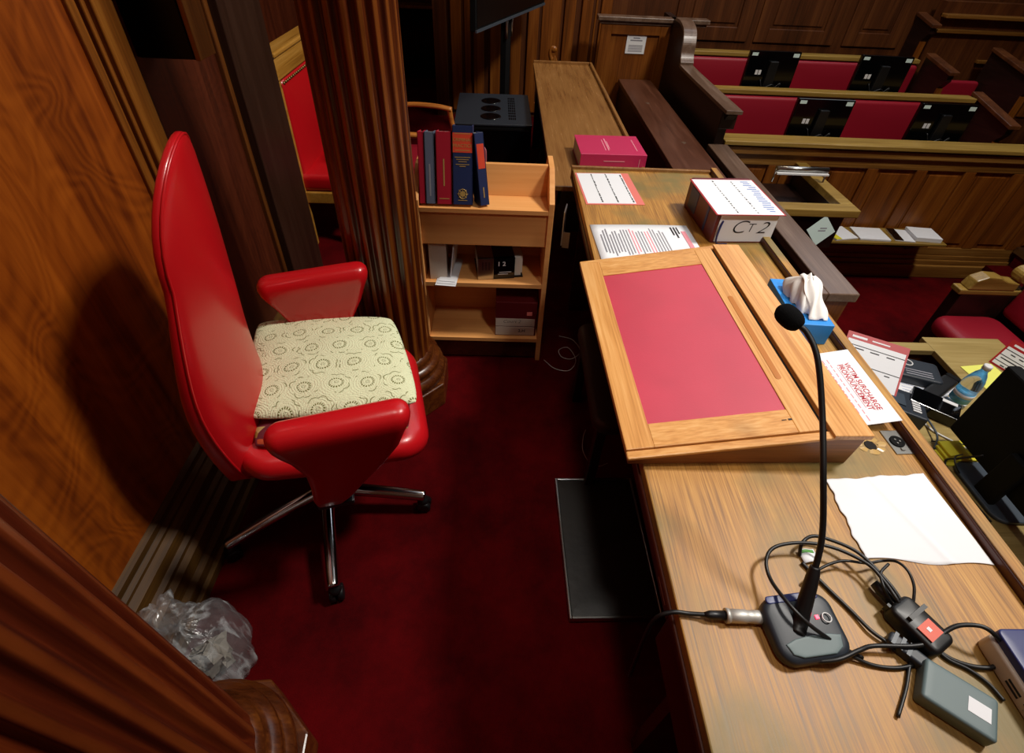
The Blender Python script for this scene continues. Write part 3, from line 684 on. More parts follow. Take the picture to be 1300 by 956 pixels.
# navy and cream device
t=thing('ink_box','navy-topped box with a cream side at the near end of the bench','box',(.925,.195,TOP),R(0))
ol=rrect(-.075,.075,-.16,.125,.014)
obj('body',MB().slab(ol,0,.036,.005),'cream',t)
obj('lid',MB().slab(rrect(-.068,.076,-.161,.126,.010),.034,.052,.003),'navyp',t)
obj('label_panel',MB().box(-.035,.06,-.12,.10,.0521,.0526),'gloss',t)
text('TO THERMA',.016,'inkb',t,(-.052,.03,.0524),(0,0,R(-90)))
text('\u2191',.02,'ink',t,(-.0757,.02,.017),(R(90),0,R(-90)),ext=.0003)
w=MB()
for i in range(2): w.box(-.0758,-.0752,.035,.06,.012+.008*i,.016+.008*i)
obj('print',w,'ink',t)

# ------------------------------------------------------------------ papers on the bench
def lines(t,x0,x1,ys,mt,z=.0016,h=.003,name='print',jit=0):
    w=MB()
    for y in ys: w.box(x0+random.uniform(0,jit),x1-random.uniform(0,jit),y-h/2,y+h/2,z,z+.0003)
    return obj(name,w,mt,t)
# torn blank sheet
P4=[(.740,.642),(.977,.664),(.986,.452),(.732,.463)]
def tornsheet(u,v):
    top=Vector(P4[0]).lerp(Vector(P4[1]),u); bot=Vector(P4[3]).lerp(Vector(P4[2]),u); p=bot.lerp(top,v)
    ex=(.0022*math.sin(v*17)+.0012*math.sin(v*41)) if u<.02 else 0
    ey=.0018*math.sin(u*14)+.0008*math.sin(u*37) if v>.98 else (.004*math.sin(u*9) if v<.02 else 0)
    zc=.0025+.004*max(0,u-.8)*math.sin(v*5)+.006*math.exp(-((u-.42-.25*(1-v))/.03)**2)*.35+.006*max(0,.15-v)*math.sin(u*8+1)+.01*max(0,.1-u)
    return (p.x+ex,p.y+ey,TOP+zc)
tag(obj('torn_sheet',MB().grid(tornsheet,60,40,thick=.0008),'paper'),'large blank white sheet with torn edges lying by the cables','paper')
# pronouncement card, leaning on the ledge
t=thing('notice_card','white card headed victim surcharge pronouncement between slope and ledge','card',(.845,.917,TOP+.003),0,rot=(0,R(-13),R(1)))
obj('card',MB().box(0,.142,-.128,.128,0,.0012),'paper',t)
text('VICTIM SURCHARGE',.0182,'inkr',t,(.112,-.005,.0014),(0,0,R(-90)),ext=.0002,bold=.0003)
text('PRONOUNCEMENT',.0182,'inkr',t,(.094,-.005,.0014),(0,0,R(-90)),ext=.0002,bold=.0003)
w=MB(); w.box(.1025,.1034,-.088,.078,.0012,.0015); w.box(.0845,.0854,-.078,.068,.0012,.0015); obj('underline',w,'inkr',t)
w=MB()
for i,(l0,l1) in enumerate(((-.10,.10),(-.085,.10))):
    y=l1
    while y>l0:
        k=random.uniform(.006,.02); w.box(.072-.012*i,.0744-.012*i,y-k,y,.0012,.0015); y-=k+.005
obj('print',w,'inkp',t)
# pink-bordered calendar
def calendar(name,label,loc,rz,W,H,border,cols,rot=None,head=None,tilt=0):
    t=thing(name,label,'calendar',loc,rz,rot=rot)
    obj('board',MB().box(-W/2,W/2,-H/2,H/2,0,.002),border,t)
    obj('sheet',MB().box(-W/2+.008,W/2-(.035 if head else .012),-H/2+.008,H/2-.006,.002,.0028),'paper',t)
    for i in range(1,cols+1):
        w=MB()
        x=-W/2+.008+(W-.04)*i/(cols+.15)
        y=-H/2+.02
        while y<H/2-.02:
            k=random.uniform(.006,.02); w.box(x-.004,x+random.uniform(-.001,.003),y,min(y+k,H/2-.01),.0028,.0031); y+=k+random.uniform(.001,.006)
        obj('month_strip',w,'ink',t)
    return t
calendar('wall_calendar','coral-edged calendar sheet at the far left corner of the bench top',(.474,2.13,TOP),R(3),.25,.32,'pinkb',3,head=True)
# printed A3 sheet with red lines
t=thing('printed_sheet','white printed sheet with red lines sliding under the writing slope','paper',(.548,1.665,TOP),R(2.5))
obj('sheet',MB().grid(lambda u,v:((u-.5)*.385,(v-.5)*.26,.003+.002*math.sin(u*3)),12,6,thick=.0008),'paper',t)
w=MB(); r_=MB(); g_=MB()
for i in range(22):
    x=-.165+.0115*i; tgt=r_ if i in (10,11,15,16) else w; tgt.box(x,x+.0045,-.10+random.uniform(0,.03),.10-random.uniform(0,.05),.0052,.0055)
r_.box(.155,.172,-.09,.08,.0052,.0056); g_.box(.118,.124,.05,.11,.0052,.0056); g_.box(.130,.136,.03,.11,.0052,.0056); g_.box(.142,.147,.06,.11,.0052,.0056)
obj('print',w,'inkg',t); obj('red_print',r_,'inkp',t); obj('heading',g_,'ink',t)
# thick book with CT 2 on its page block
BH=.125
t=thing('thick_law_book','thick maroon book with CT 2 written on its page edge','book',(.905,1.845,TOP),R(3))
w=MB(); w.box(-.108,.112,-.155,.145,.004,BH-.008); obj('pages',w,'paper',t)
w=MB(); w.box(-.118,.118,-.157,.15,0,.004); w.box(-.118,.118,-.157,.15,BH-.008,BH-.003); obj('cover',w,'maroon',t,.0015)
w=MB(); w.box(-.124,-.109,-.157,.15,0,BH-.003); obj('spine',w,'maroon',t,.005)
obj('spine_label',MB().box(-.1255,-.1235,.03,.11,.02,BH-.02),'navy',t); obj('spine_band',MB().box(-.1255,-.1235,-.085,-.07,.01,BH-.012),'navy',t)
obj('ribbon',MB().tube(spline([(-.095,-.156,.09),(-.102,-.162,.07),(-.105,-.165,.03),(-.10,-.168,.004),(-.07,-.17,.003),(-.06,-.172,.003)],5),.0042,6,flat=.3),'navyp',t)
text('C',.075,'ink',t,(-.03,-.1556,.062),(R(90),0,0),ext=.0004,shear=.3,bold=-.0012,squash=1.1)
text('T',.05,'ink',t,(.018,-.1556,.060),(R(90),0,0),ext=.0004,shear=.15,bold=-.0008)
text('2',.068,'ink',t,(.062,-.1556,.060),(R(90),0,0),ext=.0004,shear=.35,bold=-.001,squash=1.15)
t=thing('year_planner','red-edged planner sheet lying on top of the thick maroon book','calendar',(.898,1.822,TOP+BH-.003),R(2.5))
obj('board',MB().box(-.13,.13,-.155,.152,0.0003,.0023),'redb',t); obj('sheet',MB().box(-.124,.124,-.152,.147,.0023,.003),'paper',t)
w=MB(); b_=MB()
for i in range(16): b_.box(.085+random.uniform(-.02,0),.10+random.uniform(0,.015),-.13+.017*i,-.122+.017*i,.003,.0033)
for x in (-.045,.03):
    for i in range(16): w.box(x-.0015,x+.0015+random.uniform(0,.003),-.14+.0175*i,-.13+.0175*i+random.uniform(-.005,.004),.003,.0033)
obj('print',w,'ink',t); obj('blue_print',b_,'inkb',t)
# tissue box with a tissue
t=thing('tissue_box','blue cardboard tissue box with a white tissue pulled up','tissue box',(.912,1.225,TOP),R(-3))
obj('carton',MB().box(-.054,.054,-.115,.115,0,.07),'bluebox',t,.0015)
obj('opening',MB().slab([(.026*math.cos(2*PI*i/24),.07*math.sin(2*PI*i/24)) for i in range(24)],.0702,.0708,.0002),'redcap',t)
def tis(u,v):
    # a soft lump pulled from the slot, slumping over the near side of the carton
    a=2*PI*u; k=1-.85*v**2.2
    r=(.030+.006*math.sin(a*3+.5)+.004*math.sin(a*8+v*4))*k*(1+.25*math.sin(PI*v))
    return (r*math.cos(a)+.012*v-.006,r*math.sin(a)*2.0+.045*v-.03*v*v,.07+.075*v+.012*math.sin(PI*v)*math.sin(a*2+1)+.004*math.sin(a*11))
obj('tissue',MB().grid(tis,72,14),'tissue',t)
def tis2(u,v):
    y=.03-.125*v; x=-.022+.05*u+.012*v+.004*math.sin(v*11+u*5)
    z=.142-.018*v-.055*v*v+.007*math.sin(u*PI)+.004*math.sin(u*13+v*7)
    return (x,y,max(z,.0735))
obj('tissue',MB().grid(tis2,20,20,thick=.0012),'tissue',t)

# ------------------------------------------------------------------ footrest, stool and floor wires under the bench
t=thing('footrest','black padded footrest with a silver edge on the carpet by the bench','footrest',(.395,.895,0),R(1.2))
obj('board',MB().slab(rrect(-.14,.15,-.255,.25,.008),0.012,.03,.004),'footpad',t)
w=MB(); s=.143
w.box(-.147,-.139,-.262,.257,.008,.036); w.box(-.139,.157,-.262,-.254,.008,.036); w.box(-.139,.157,.249,.257,.008,.036); w.box(.149,.157,-.254,.249,.008,.036); obj('edging',w,'steel',t,.002)
w=MB()
for x in (-.12,.13):
    for y in (-.23,.22): w.lathe([(.012,0),(.012,.014)],12,(x,y,0))
obj('foot',w,'black',t)
t=thing('stool','brown leather stool pushed under the bench beside the slope','stool',(.475,1.36,0))
obj('seat',MB().slab(rrect(-.14,.16,-.27,.29,.05),.37,.43,.022,.006),'brownlea',t)
for x in (-.10,.13):
    for y in (-.22,.24): obj('leg',MB().box(x-.018,x+.018,y-.018,y+.018,0,.372),'darkwood',t,.003)
cable('white_wire',[(.24,1.86,.004),(.29,1.80,.004),(.36,1.79,.004),(.40,1.86,.008),(.37,1.95,.01),(.32,1.93,.012),(.33,1.88,.01),(.38,1.87,.008),(.43,1.93,.006),(.40,2.02,.004),(.33,2.05,.004)],.002,'wire','thin pale wire coiled on the carpet beside the book trolley')
cable('white_wire',[(.47,1.245,.003),(.43,1.23,.003),(.395,1.25,.003),(.375,1.31,.003),(.385,1.38,.003),(.40,1.42,.003)],.0016,'wire','thin pale wire curling on the carpet above the footrest')

# ------------------------------------------------------------------ book trolley
t=thing('book_trolley','pale beech book trolley with sloping end standing right of the column','bookcase',(0,2.03,0))
def tb(w,x0,x1,y0,y1,z0,z1): return w.box(x0,x1,y0-2.03,y1-2.03,z0,z1)
side=[(-.17,0),(.17,0),(.17,.845),(.09,.94),(-.04,.94),(-.17,.845)]
for x in (-.345,.193):
    obj('end_panel',MB().prism(side,'x',x,x+.022),'beech',t,.002)
obj('top_shelf',tb(MB(),-.323,.193,1.86,2.19,.795,.815),'beech',t,.0015)
obj('divider',MB().prism([(-.04,.815),(-.022,.815),(.012,.935),(-.006,.935)],'x',-.323,.193),'beech',t,.0015)
obj('apron',tb(MB(),-.323,.193,1.872,1.888,.645,.795),'beech',t,.0015)
obj('shelf',tb(MB(),-.323,.193,1.862,2.19,.437,.459),'beech',t,.0015)
obj('shelf',tb(MB(),-.323,.193,1.862,2.19,.118,.14),'beech',t,.0015)
obj('back_panel',tb(MB(),-.323,.193,2.105,2.12,.14,.795),'beech',t)
obj('kick_board',tb(MB(),-.323,.193,1.875,1.893,.012,.118),'deskside',t)
def book(name,label,x0,x1,y0,y1,z0,z1,cover,rz=0,pages='page',grp=None):
    w_,d_,h_=x1-x0,y1-y0,z1-z0
    t=thing(name,label,'book',((x0+x1)/2,(y0+y1)/2,z0),0,grp,rot=(R(-15),0,rz))
    c=min(.004,w_*.18)
    w=MB(); w.box(-w_/2,-w_/2+c,-d_/2,d_/2,0,h_); w.box(w_/2-c,w_/2,-d_/2,d_/2,0,h_); w.box(-w_/2,w_/2,-d_/2,-d_/2+c,0,h_); obj('cover',w,cover,t,.001)
    obj('pages',MB().box(-w_/2+c,w_/2-c,-d_/2+c,d_/2-.006,.004,h_-.005),pages,t)
    return t,w_,d_,h_
S='books on the top shelf of the trolley'
Z=.8155
b,*_=book('law_book','dark red slim book half hidden by the column, leftmost on the trolley',-.345+.026,-.297,1.87,1.955,Z,1.08,'crbook',grp=S)
b,w_,d_,h_=book('law_book','slim grey book between two red books on the trolley',-.293,-.258,1.87,1.955,Z,1.08,'grbook',grp=S)
w=MB(); w.box(-.003,.003,-d_/2-.0006,-d_/2,.03,.15); obj('spine_print',w,'inkg',b)
b,w_,d_,h_=book('law_book','bright red book beside the big navy book on the trolley',-.250,-.193,1.87,1.955,Z,1.083,'crbook',grp=S)
w=MB(); w.box(-.002,.003,-d_/2-.0006,-d_/2,.07,.17); w.box(-.02,.02,-d_/2-.0006,-d_/2,.02,.023); obj('spine_print',w,'gold',b)
b,w_,d_,h_=book('law_book','large navy book with an orange title label and gilt crest',-.187,-.111,1.87,1.955,Z,1.105,'navy',grp=S)
obj('label',MB().box(-w_/2+.001,w_/2-.001,-d_/2-.0007,-d_/2,.195,.265),'orange',b)
text('CRIMINAL',.0165,'gold',b,(0,-d_/2-.001,.240),(R(90),0,0),ext=.0002); text('PRACTICE',.0165,'gold',b,(0,-d_/2-.001,.219),(R(90),0,0),ext=.0002)
for i,(a_,c_) in enumerate(((.03,.262),(.028,.203),(.03,.178),(.024,.170),(.016,.162),(.026,.152),(.012,.145),(.018,.0172))): obj('spine_line',MB().box(-a_,a_,-d_/2-.001,-d_/2,c_-.0012,c_+.0012),'gold',b)
w=MB(); w.tube([(.016*math.cos(2*PI*i/20),-d_/2-.0008,.042+.018*math.sin(2*PI*i/20)) for i in range(21)],.0014,6); w.lathe([(.011,-.0012),(.011,.0004)],10,(0,-d_/2,.042),axis='y')
for i in range(8): w.box(-.0012,.0012,-.0014,0,.008,.021,xf=lambda x,y,z,i=i:(x*math.cos(i*PI/4)+z*math.sin(i*PI/4),-d_/2+y,.042+z*math.cos(i*PI/4)-x*math.sin(i*PI/4)))
obj('crest',w,'gold',b)
b,w_,d_,h_=book('law_book','slim navy volume with an orange patch turned out beside the large one',-.094,-.056,1.872,1.945,Z,1.085,'navy',R(24),grp=S)
obj('label',MB().box(-w_/2+.006,w_/2-.004,-d_/2-.0008,-d_/2,.14,.23),'orange',b)
w=MB(); w.box(-.002,.002,-d_/2-.0008,-d_/2,.03,.07); obj('spine_print',w,'gold',b)
# middle shelf
t=thing('ring_binder','white ring binder standing at the left of the middle trolley shelf','binder',(-.265,2.0,.4595),R(4))
w=MB(); w.box(-.045,-.042,-.11,.09,0,.175); w.box(.027,.030,-.11,.09,0,.175); w.box(-.045,.03,-.113,-.11,0,.175); obj('cover',w,'cream',t,.001)
obj('papers',MB().box(-.03,.02,-.10,.085,.004,.165),'paper',t)
t=thing('loose_papers','stack of loose white sheets overhanging the middle trolley shelf','paper',(-.212,1.945,.4595),R(-5))
for i in range(3): obj('sheet',MB().box(-.055+.006*i,.035-.003*i,-.115+.012*i,.10,.001+.0035*i,.003+.0035*i),'paper',t)
obj('folded_sheet',MB().box(.0,.004,-.06,.09,.01,.165,xf=lambda x,y,z:(x+z*.12,y,z)),'paper',t)
t=thing('reference_box','black and silver reference volume lying on the middle trolley shelf','book',(.0,1.985,.4595),R(8))
obj('pages',MB().box(-.10,.09,-.07,.09,.006,.10),'page',t)
w=MB(); w.box(-.105,-.035,-.085,-.070,.0,.108); w.box(-.105,-.035,-.085,.09,.1,.108); obj('silver_panel',w,'steel',t,.002)
w=MB(); w.box(-.0345,.06,-.085,-.070,0,.108); w.box(-.0345,.06,-.085,.09,.1,.108); w.box(-.105,.1,-.08,.09,0,.006); obj('cover',w,'gloss',t,.002)
text('1 2',.03,'paper',t,(.0,-.086,.078),(R(90),0,0),ext=.0003,bold=.0006)
w=MB(); w.box(-.01,.045,-.0862,-.085,.034,.037); w.box(-.015,.03,-.0862,-.085,.024,.027); obj('cover_print',w,'paper',t)
w=MB()
for i in range(3): w.box(-.085+.014*i,-.081+.014*i,-.0858,-.085,.05,.09)
obj('silver_print',w,'ink',t)
obj('leaves',MB().box(.061,.10,-.05,.08,.006,.095),'page',t)
# bottom shelf box
t=thing('document_box','dark document box with pale labels on the bottom trolley shelf','box',(.088,1.975,.1405))
obj('carton',MB().box(-.098,.098,-.09,.10,0,.20),'maroon',t,.002)
w=MB(); w.box(-.096,.09,-.0915,-.09,.06,.105); w.box(-.096,.09,-.0915,-.09,.005,.055); obj('label',w,'cream',t)
text('Court 2',.026,'ink',t,(-.02,-.092,.088),(R(90),0,0),ext=.0002,shear=.3,bold=-.0004)
text('2.H',.024,'ink',t,(.03,-.092,.032),(R(90),0,0),ext=.0002,bold=.0004)
w=MB(); w.box(.05,.075,-.0915,-.09,.125,.145); obj('mark',w,'pinkb',t)

# ------------------------------------------------------------------ far desk and what stands on and around it
t=thing('far_desk','narrow brown desk continuing beyond the bench with raised edge','desk',(.495,3.55,0))
def fd(w,x0,x1,y0,y1,z0,z1): return w.box(x0-.495,x1-.495,y0-3.55,y1-3.55,z0,z1)
obj('desk_top',fd(MB(),.248,.735,2.36,4.80,.675,.70),'deskfar',t,.003)
w=MB(); fd(w,.727,.748,2.36,4.815,.66,.722); fd(w,.25,.727,4.797,4.815,.66,.722); obj('raised_edge',w,'deskfar',t,.004)
w=MB(); fd(w,.26,.30,2.37,4.79,.60,.675); obj('apron',w,'deskside',t,.003)
w=MB(); fd(w,.70,.735,2.37,4.79,0,.66); fd(w,.28,.70,4.74,4.78,0,.67); fd(w,.28,.70,2.37,2.40,.45,.67); obj('side_panel',w,'darkwood',t)
t=thing('statute_book','thick magenta paperback lying at the near end of the far desk','book',(.572,2.715,.70),R(1.5))
w=MB(); w.box(-.172,.172,-.135,.14,0,.003); w.box(-.172,.172,-.135,.14,.079,.082); w.box(-.172,.172,-.138,-.134,0,.082); obj('cover',w,'pink',t,.002)
obj('pages',MB().box(-.168,.166,-.134,.136,.003,.079),'page',t)
w=MB(); w.box(-.05,.06,-.1392,-.138,.045,.049); w.box(.135,.138,-.1392,-.138,.01,.06); w.box(-.035,-.031,-.08,.07,.082,.0824); w.box(-.02,-.014,-.08,.09,.082,.0824); w.box(-.012,-.008,-.06,.05,.082,.0824); w.box(.13,.134,-.08,.08,.082,.0824); obj('print',w,'inkp',t)
tag(obj('loose_sheet',MB().box(.70,.745,2.62,2.66,.7225,.724),'paper'),'scrap of white paper poking out beside the magenta paperback','paper')
t=thing('carved_finial','small carved wooden finial rising behind the far end of the far desk','carving',(.43,4.93,.55))
obj('stem',MB().tube(spline([(.03,0,-.55),(.03,0,0),(.02,0,.08),(-.01,0,.14),(-.035,0,.20),(-.02,0,.25),(.0,0,.235)],6),.02,10,radii=[.026]*14+[.022-.0006*i for i in range(23)]),'mould',t)
obj('scroll',MB().lathe([(.008,-.016),(.026,-.012),(.026,.012),(.008,.016)],16,(-.005,0,.235),axis='y'),'mould',t)
obj('leaf',MB().slab([(.0,.0),(.04,.02),(.05,.07),(.02,.12),(-.01,.09),(-.02,.04)],-.01,.01,.006,xf=lambda x,y,z:(x-.01,z-.01,y+.07)),'mould',t)
# equipment rack
t=thing('equipment_cabinet','black equipment cabinet with round fan grilles on top','cabinet',(-.07,4.03,0),R(1))
obj('body',MB().box(-.27,.27,-.36,.36,.02,.54),'matt',t,.006)
obj('top_panel',MB().box(-.275,.275,-.365,.365,.54,.555),'char',t,.004)
for y in (-.20,-.02,.17): obj('fan_grille',MB().lathe([(.075,.555),(.075,.558),(.066,.559),(.055,.557),(.045,.559),(.03,.557),(.015,.559)],28,(-.02,y,0)),'gloss',t)
w=MB()
for i in range(4):
    for j in range(9): w.box(.11+.014*i,.119+.014*i,-.26+.06*j,-.22+.06*j,.555,.5565)
obj('vent_slot',w,'gloss',t)
obj('door',MB().box(-.255,.255,-.372,-.36,.05,.52),'gloss',t,.003)
w=MB()
for i in range(26):
    x=.34+random.uniform(-.012,.02); z0=random.uniform(.1,.5); w.tube([(x,-.3+random.uniform(-.06,.06),z0),(x+random.uniform(-.012,.012),-.3+random.uniform(-.05,.05),z0-.03)],.003,5)
cg=obj('cable_bundle',w,'slate'); cg.location=(-.07,4.03,0); tag(cg,'tangle of thin leads hanging between the cabinet and the far desk','cables',kind='stuff')
# television on its stand
t=thing('television','large black television turned away on a stand behind the cabinet','television',(.06,4.68,0),R(68.5))
obj('screen_panel',MB().box(-.74,.74,-.015,.03,1.05,1.88),'matt',t,.006); obj('screen',MB().box(-.725,.725,-.018,-.015,1.075,1.865),'screen',t); obj('bottom_bezel',MB().box(-.74,.74,-.022,-.01,1.045,1.062),'slate',t)
obj('post',MB().box(-.05,.05,.03,.08,.03,1.5),'matt',t,.004)
obj('foot',MB().box(-.20,.20,-.10,.22,0,.03),'matt',t,.006)
w=MB()
for i in (-.055,.055): w.tube([(i,.025,1.05),(i,.03,.9)],.01,6)
obj('bracket',w,'steel',t)
# radiator in the alcove
t=thing('radiator','black radiator under a wooden shelf in the dark alcove behind the column','radiator',(-1.0,6.98,0))
obj('casing',MB().box(-.35,.33,-.06,.08,.06,.72),'matt',t,.006)
w=MB()
for i in range(24): w.box(-.33+.027*i,-.318+.027*i,-.066,-.06,.12,.64)
obj('grille',w,'gloss',t); obj('shelf',MB().box(-.40,.40,-.12,.10,.755,.785),'mould',t,.004)
w=MB(); w.box(-.34,-.30,-.05,.05,0,.06); w.box(.28,.32,-.05,.05,0,.06); w.box(-.34,-.30,.0,.08,.72,.755); w.box(.28,.32,.0,.08,.72,.755); obj('bracket',w,'matt',t)
# wooden armchair behind the trolley
t=thing('armchair','wooden armchair half hidden by the column, one curved arm showing above the books','chair',(-.585,3.235,0),R(0))
for s in (-1,1):
    yy=.27*s
    obj('arm',MB().tube(spline([(.25,yy*1.0,.69),(.15,yy*1.02,.705),(.0,yy*1.04,.71),(-.12,yy,.70),(-.21,yy*.95,.68)],6),.022,10,flat=.7),'arm',t)
    obj('arm_post',MB().tube(spline([(.235,yy,.69),(.245,yy,.62),(.265,yy,.53),(.25,yy,.46),(.20,yy*.98,.40)],6),.017,10),'arm',t)
    obj('leg',MB().tube([(.21,yy*.96,.42),(.22,yy*.96,0)],.018,8,radii=[.022,.015]),'arm',t)
    obj('leg',MB().tube([(-.19,yy*.85,.42),(-.22,yy*.85,0)],.018,8,radii=[.02,.015]),'arm',t)
    obj('back_post',MB().tube([(-.19,yy*.85,.42),(-.24,yy*.85,.80)],.018,8),'arm',t)
obj('seat',MB().slab(rrect(-.20,.25,-.245,.245,.05),.40,.47,.025,.01),'crim',t)
obj('backrest',MB().slab(rrect(-.22,.22,.50,.80,.06),-.03,.03,.025,.004,.004,xf=lambda y,z_,d:(-.205-.12*(z_-.42)+d,y,z_)),'crim',t)
tag(obj('pink_folder',MB().slab(rrect(-.042,.042,0,.158,.03),-.006,.006,.004,xf=lambda x,z_,d:(-.105+x,2.12+d,.816+z_)),'dusky'),'dusky pink folder standing behind the navy books','folder')
# tall throne chair seen between pier and column
t=thing('throne_chair','tall red leather chair with a studded oak top rail behind the column','chair',(-1.2,3.25,0))
yb0,yb1=-.36,.36
obj('back_upholstery',MB().slab(rrect(yb0+.05,yb1-.05,.36,.98,.04),-.02,.06,.03,.02,xf=lambda y,z_,d:(d-.03,y,z_)),'red',t)
w=MB(); w.box(-.06,.03,yb0,yb1,.98,1.09); obj('top_rail',w,'throne',t,.008); w=MB(); w.box(-.065,.04,yb0-.01,yb1+.01,1.09,1.115); obj('cornice',w,'throne',t,.008)
for y in (yb0,yb1-.05): obj('back_post',MB().box(-.06,.02,y,y+.05,0,.98),'throne',t,.004)
w=MB()
for i in range(22): w.lathe([(.009,.0),(.007,.006),(.002,.009)],8,(.035,yb0+.04+.03*i,.965),axis='x')
obj('stud',w,'brass',t)
obj('seat',MB().slab(rrect(-.02,.32,yb0+.03,yb1-.03,.03),.36,.46,.03,.015),'red',t)
w=MB(); w.box(.0,.32,yb0+.02,yb1-.02,.29,.36); obj('seat_frame',w,'throne',t,.005)
for y in (yb0+.02,yb1-.07): obj('leg',MB().box(.26,.31,y,y+.05,0,.29),'throne',t,.004)
# wall speaker
t=thing('wall_speaker','black loudspeaker with a pale wooden side fixed to the left wall','speaker',(-1.0,1.65,1.36))
obj('cabinet',MB().box(-.055,.112,.0,.09,0,.42),'matt',t,.003); obj('grille',MB().box(-.055,.110,-.012,0,.004,.416),'screen',t,.004); obj('side_panel',MB().box(.112,.126,-.012,.09,0,.42),'mould',t,.002); obj('bracket',MB().box(-.06,.02,.09,.13,.15,.25),'matt',t)

# ------------------------------------------------------------------ bench plank, partition rail and pew end
t=thing('plank_bench','long worn wooden bench seat in the gap beyond the bench','bench',(1.24,3.95,0))
obj('seat',MB().box(-.154,.154,-1.45,1.30,.46,.50),'plank',t,.006)
w=MB(); w.box(-.14,-.11,-1.4,1.28,0.0,.46); obj('front_board',w,'darkwood',t)
for y in (-1.3,0,1.15): obj('leg',MB().box(-.11,.14,y,y+.05,0,.46),'darkwood',t)
w=MB()
for x,y in ((.04,-.35),(-.03,.55)): w.slab([(x+.018*math.cos(2*PI*i/10)*(1+.3*math.sin(i*2)),y+.02*math.sin(2*PI*i/10)) for i in range(10)],.5001,.5008,.0003)
obj('scuff',w,'rail',t)
# dais extension under the bench and passage
struct('floor.001',MB().box(1.06,1.60,1.80,5.65,WELL,0),'carpet')
t=thing('partition','dark panelled partition with a worn grey-brown top rail beside the bench','partition',(1.55,2.8,0))
w=MB(); w.box(-.10,.04,-1.0,.80,.455,.50); w.box(-.5,-.10,-1.0,-.87,.455,.50); obj('top_rail',w,'rail',t,.006)
w=MB(); w.box(.0,.03,-.97,.80,WELL,.455); w.box(-.5,.0,-.97,-.94,WELL,.455); obj('panel',w,'panel',t)
w=MB(); w.box(-.09,-.05,-.9,.80,.0,.455); w.box(-.5,-.05,-.90,-.87,0,.455); obj('inner_panel',w,'darkwood',t)
w=MB()
for y in (-.95,-.35,.25): w.box(.03,.045,y,y+.08,WELL+.1,.42)
obj('stile',w,'panel',t,.004)
t=thing('pew_end','tall dark pew end with a swan-necked oak capping by the jury seats','pew end',(1.52,4.4,0))
prof=[(-.80,.0),(-.80,.62),(-.90,.72),(-.90,.735),(.22,.735),(.30,.76),(.345,.82),(.36,.90),(.42,.97),(.55,1.0),(1.2,1.0),(1.2,0)]
obj('panel',MB().prism(prof,'x',-.03,.03),'darkwood',t)
cap=[(-.92,.745),(.20,.745),(.29,.77),(.335,.83),(.35,.905),(.41,.985),(.55,1.02),(.70,1.02)]
cp=spline([(0,a_,b_) for a_,b_ in cap],6); vs=[];fs=[]
for i,p in enumerate(cp):
    for dx,dz in ((-.055,-.012),(.055,-.012),(.055,.012),(-.055,.012)):
        q=cp[min(i+1,len(cp)-1)]-cp[max(i-1,0)]; n_=Vector((0,-q.z,q.y)).normalized(); vs.append(Vector((dx,p.y,p.z))+n_*dz)
for i in range(len(cp)-1):
    for j in range(4): fs.append((4*i+j,4*i+(j+1)%4,4*i+4+(j+1)%4,4*i+4+j))
fs+=[(3,2,1,0),tuple(len(vs)-4+j for j in range(4))]
obj('capping',MB().add(vs,fs),'rail',t,.003)
obj('corbel',MB().prism([(-.055,.62),(.055,.62),(.055,.73),(-.055,.73)],'y',-.86,-.80),'darkwood',t,.006)
t=thing('end_screen','panelled wooden screen with a moulded top rail closing the bench gap','screen',(1.2,5.3,0))
obj('panel',MB().box(-.32,.30,-.02,.02,0,.94),'panel',t)
w=MB(); w.box(-.34,-.24,-.04,-.02,0,.94); w.box(.20,.30,-.04,-.02,0,.94); w.box(-.24,.20,-.04,-.02,.86,.94); obj('frame',w,'panel',t,.005)
w=MB(); w.box(-.38,.62,-.07,.05,.965,1.0); w.box(-.36,.6,-.05,.04,.94,.965); obj('top_rail',w,'rail',t,.006)
t=thing('wall_notice','small white printed notice pinned to the wooden screen','notice',(1.2,5.275,.785))
obj('sheet',MB().box(-.088,.088,-.002,0,-.076,.076),'paper',t)
w=MB(); w.box(-.03,.03,-.0026,-.002,.045,.055); w.box(-.055,.055,-.0026,-.002,.026,.036)
for i in range(5): w.box(-.065,.065,-.0026,-.002,-.012-.012*i,-.006-.012*i)
obj('print',w,'inkg',t)

# ------------------------------------------------------------------ jury box
JX0=1.56
t=thing('jury_partition','panelled oak front of the jury box with a pale top rail','partition',(3.2,3.73,0))
def jb(w,x0,x1,y0,y1,z0,z1): return w.box(x0-3.2,x1-3.2,y0-3.73,y1-3.73,z0,z1)
obj('board',jb(MB(),1.60,4.95,3.73,3.77,WELL,.47),'panel',t)
obj('top_rail',jb(MB(),1.60,4.95,3.67,3.84,.47,.50),'gilt',t,.005)
obj('under_rail',jb(MB(),1.60,4.95,3.69,3.73,.40,.455),'panelx',t,.008)
w=MB(); jb(w,1.60,4.95,3.67,3.73,WELL,WELL+.12); jb(w,1.60,4.95,3.69,3.73,WELL+.12,WELL+.16); jb(w,1.60,4.95,3.705,3.73,WELL+.16,WELL+.20); obj('skirting',w,'panelx',t,.006)
x=1.62
w=MB()
while x<4.9: jb(w,x,x+.085,3.712,3.73,WELL+.27,.32); x+=.38
obj('stile',w,'panel',t,.004)
w=MB(); jb(w,1.62,4.95,3.712,3.73,.32,.40); jb(w,1.62,4.95,3.712,3.73,WELL+.2,WELL+.27); obj('rail',w,'panelx',t,.004)
x=1.705; w=MB()
while x<4.8: jb(w,x+.035,x+.26,3.72,3.73,WELL+.31,.285); x+=.38
obj('raised_panel',w,'panel',t,.006)
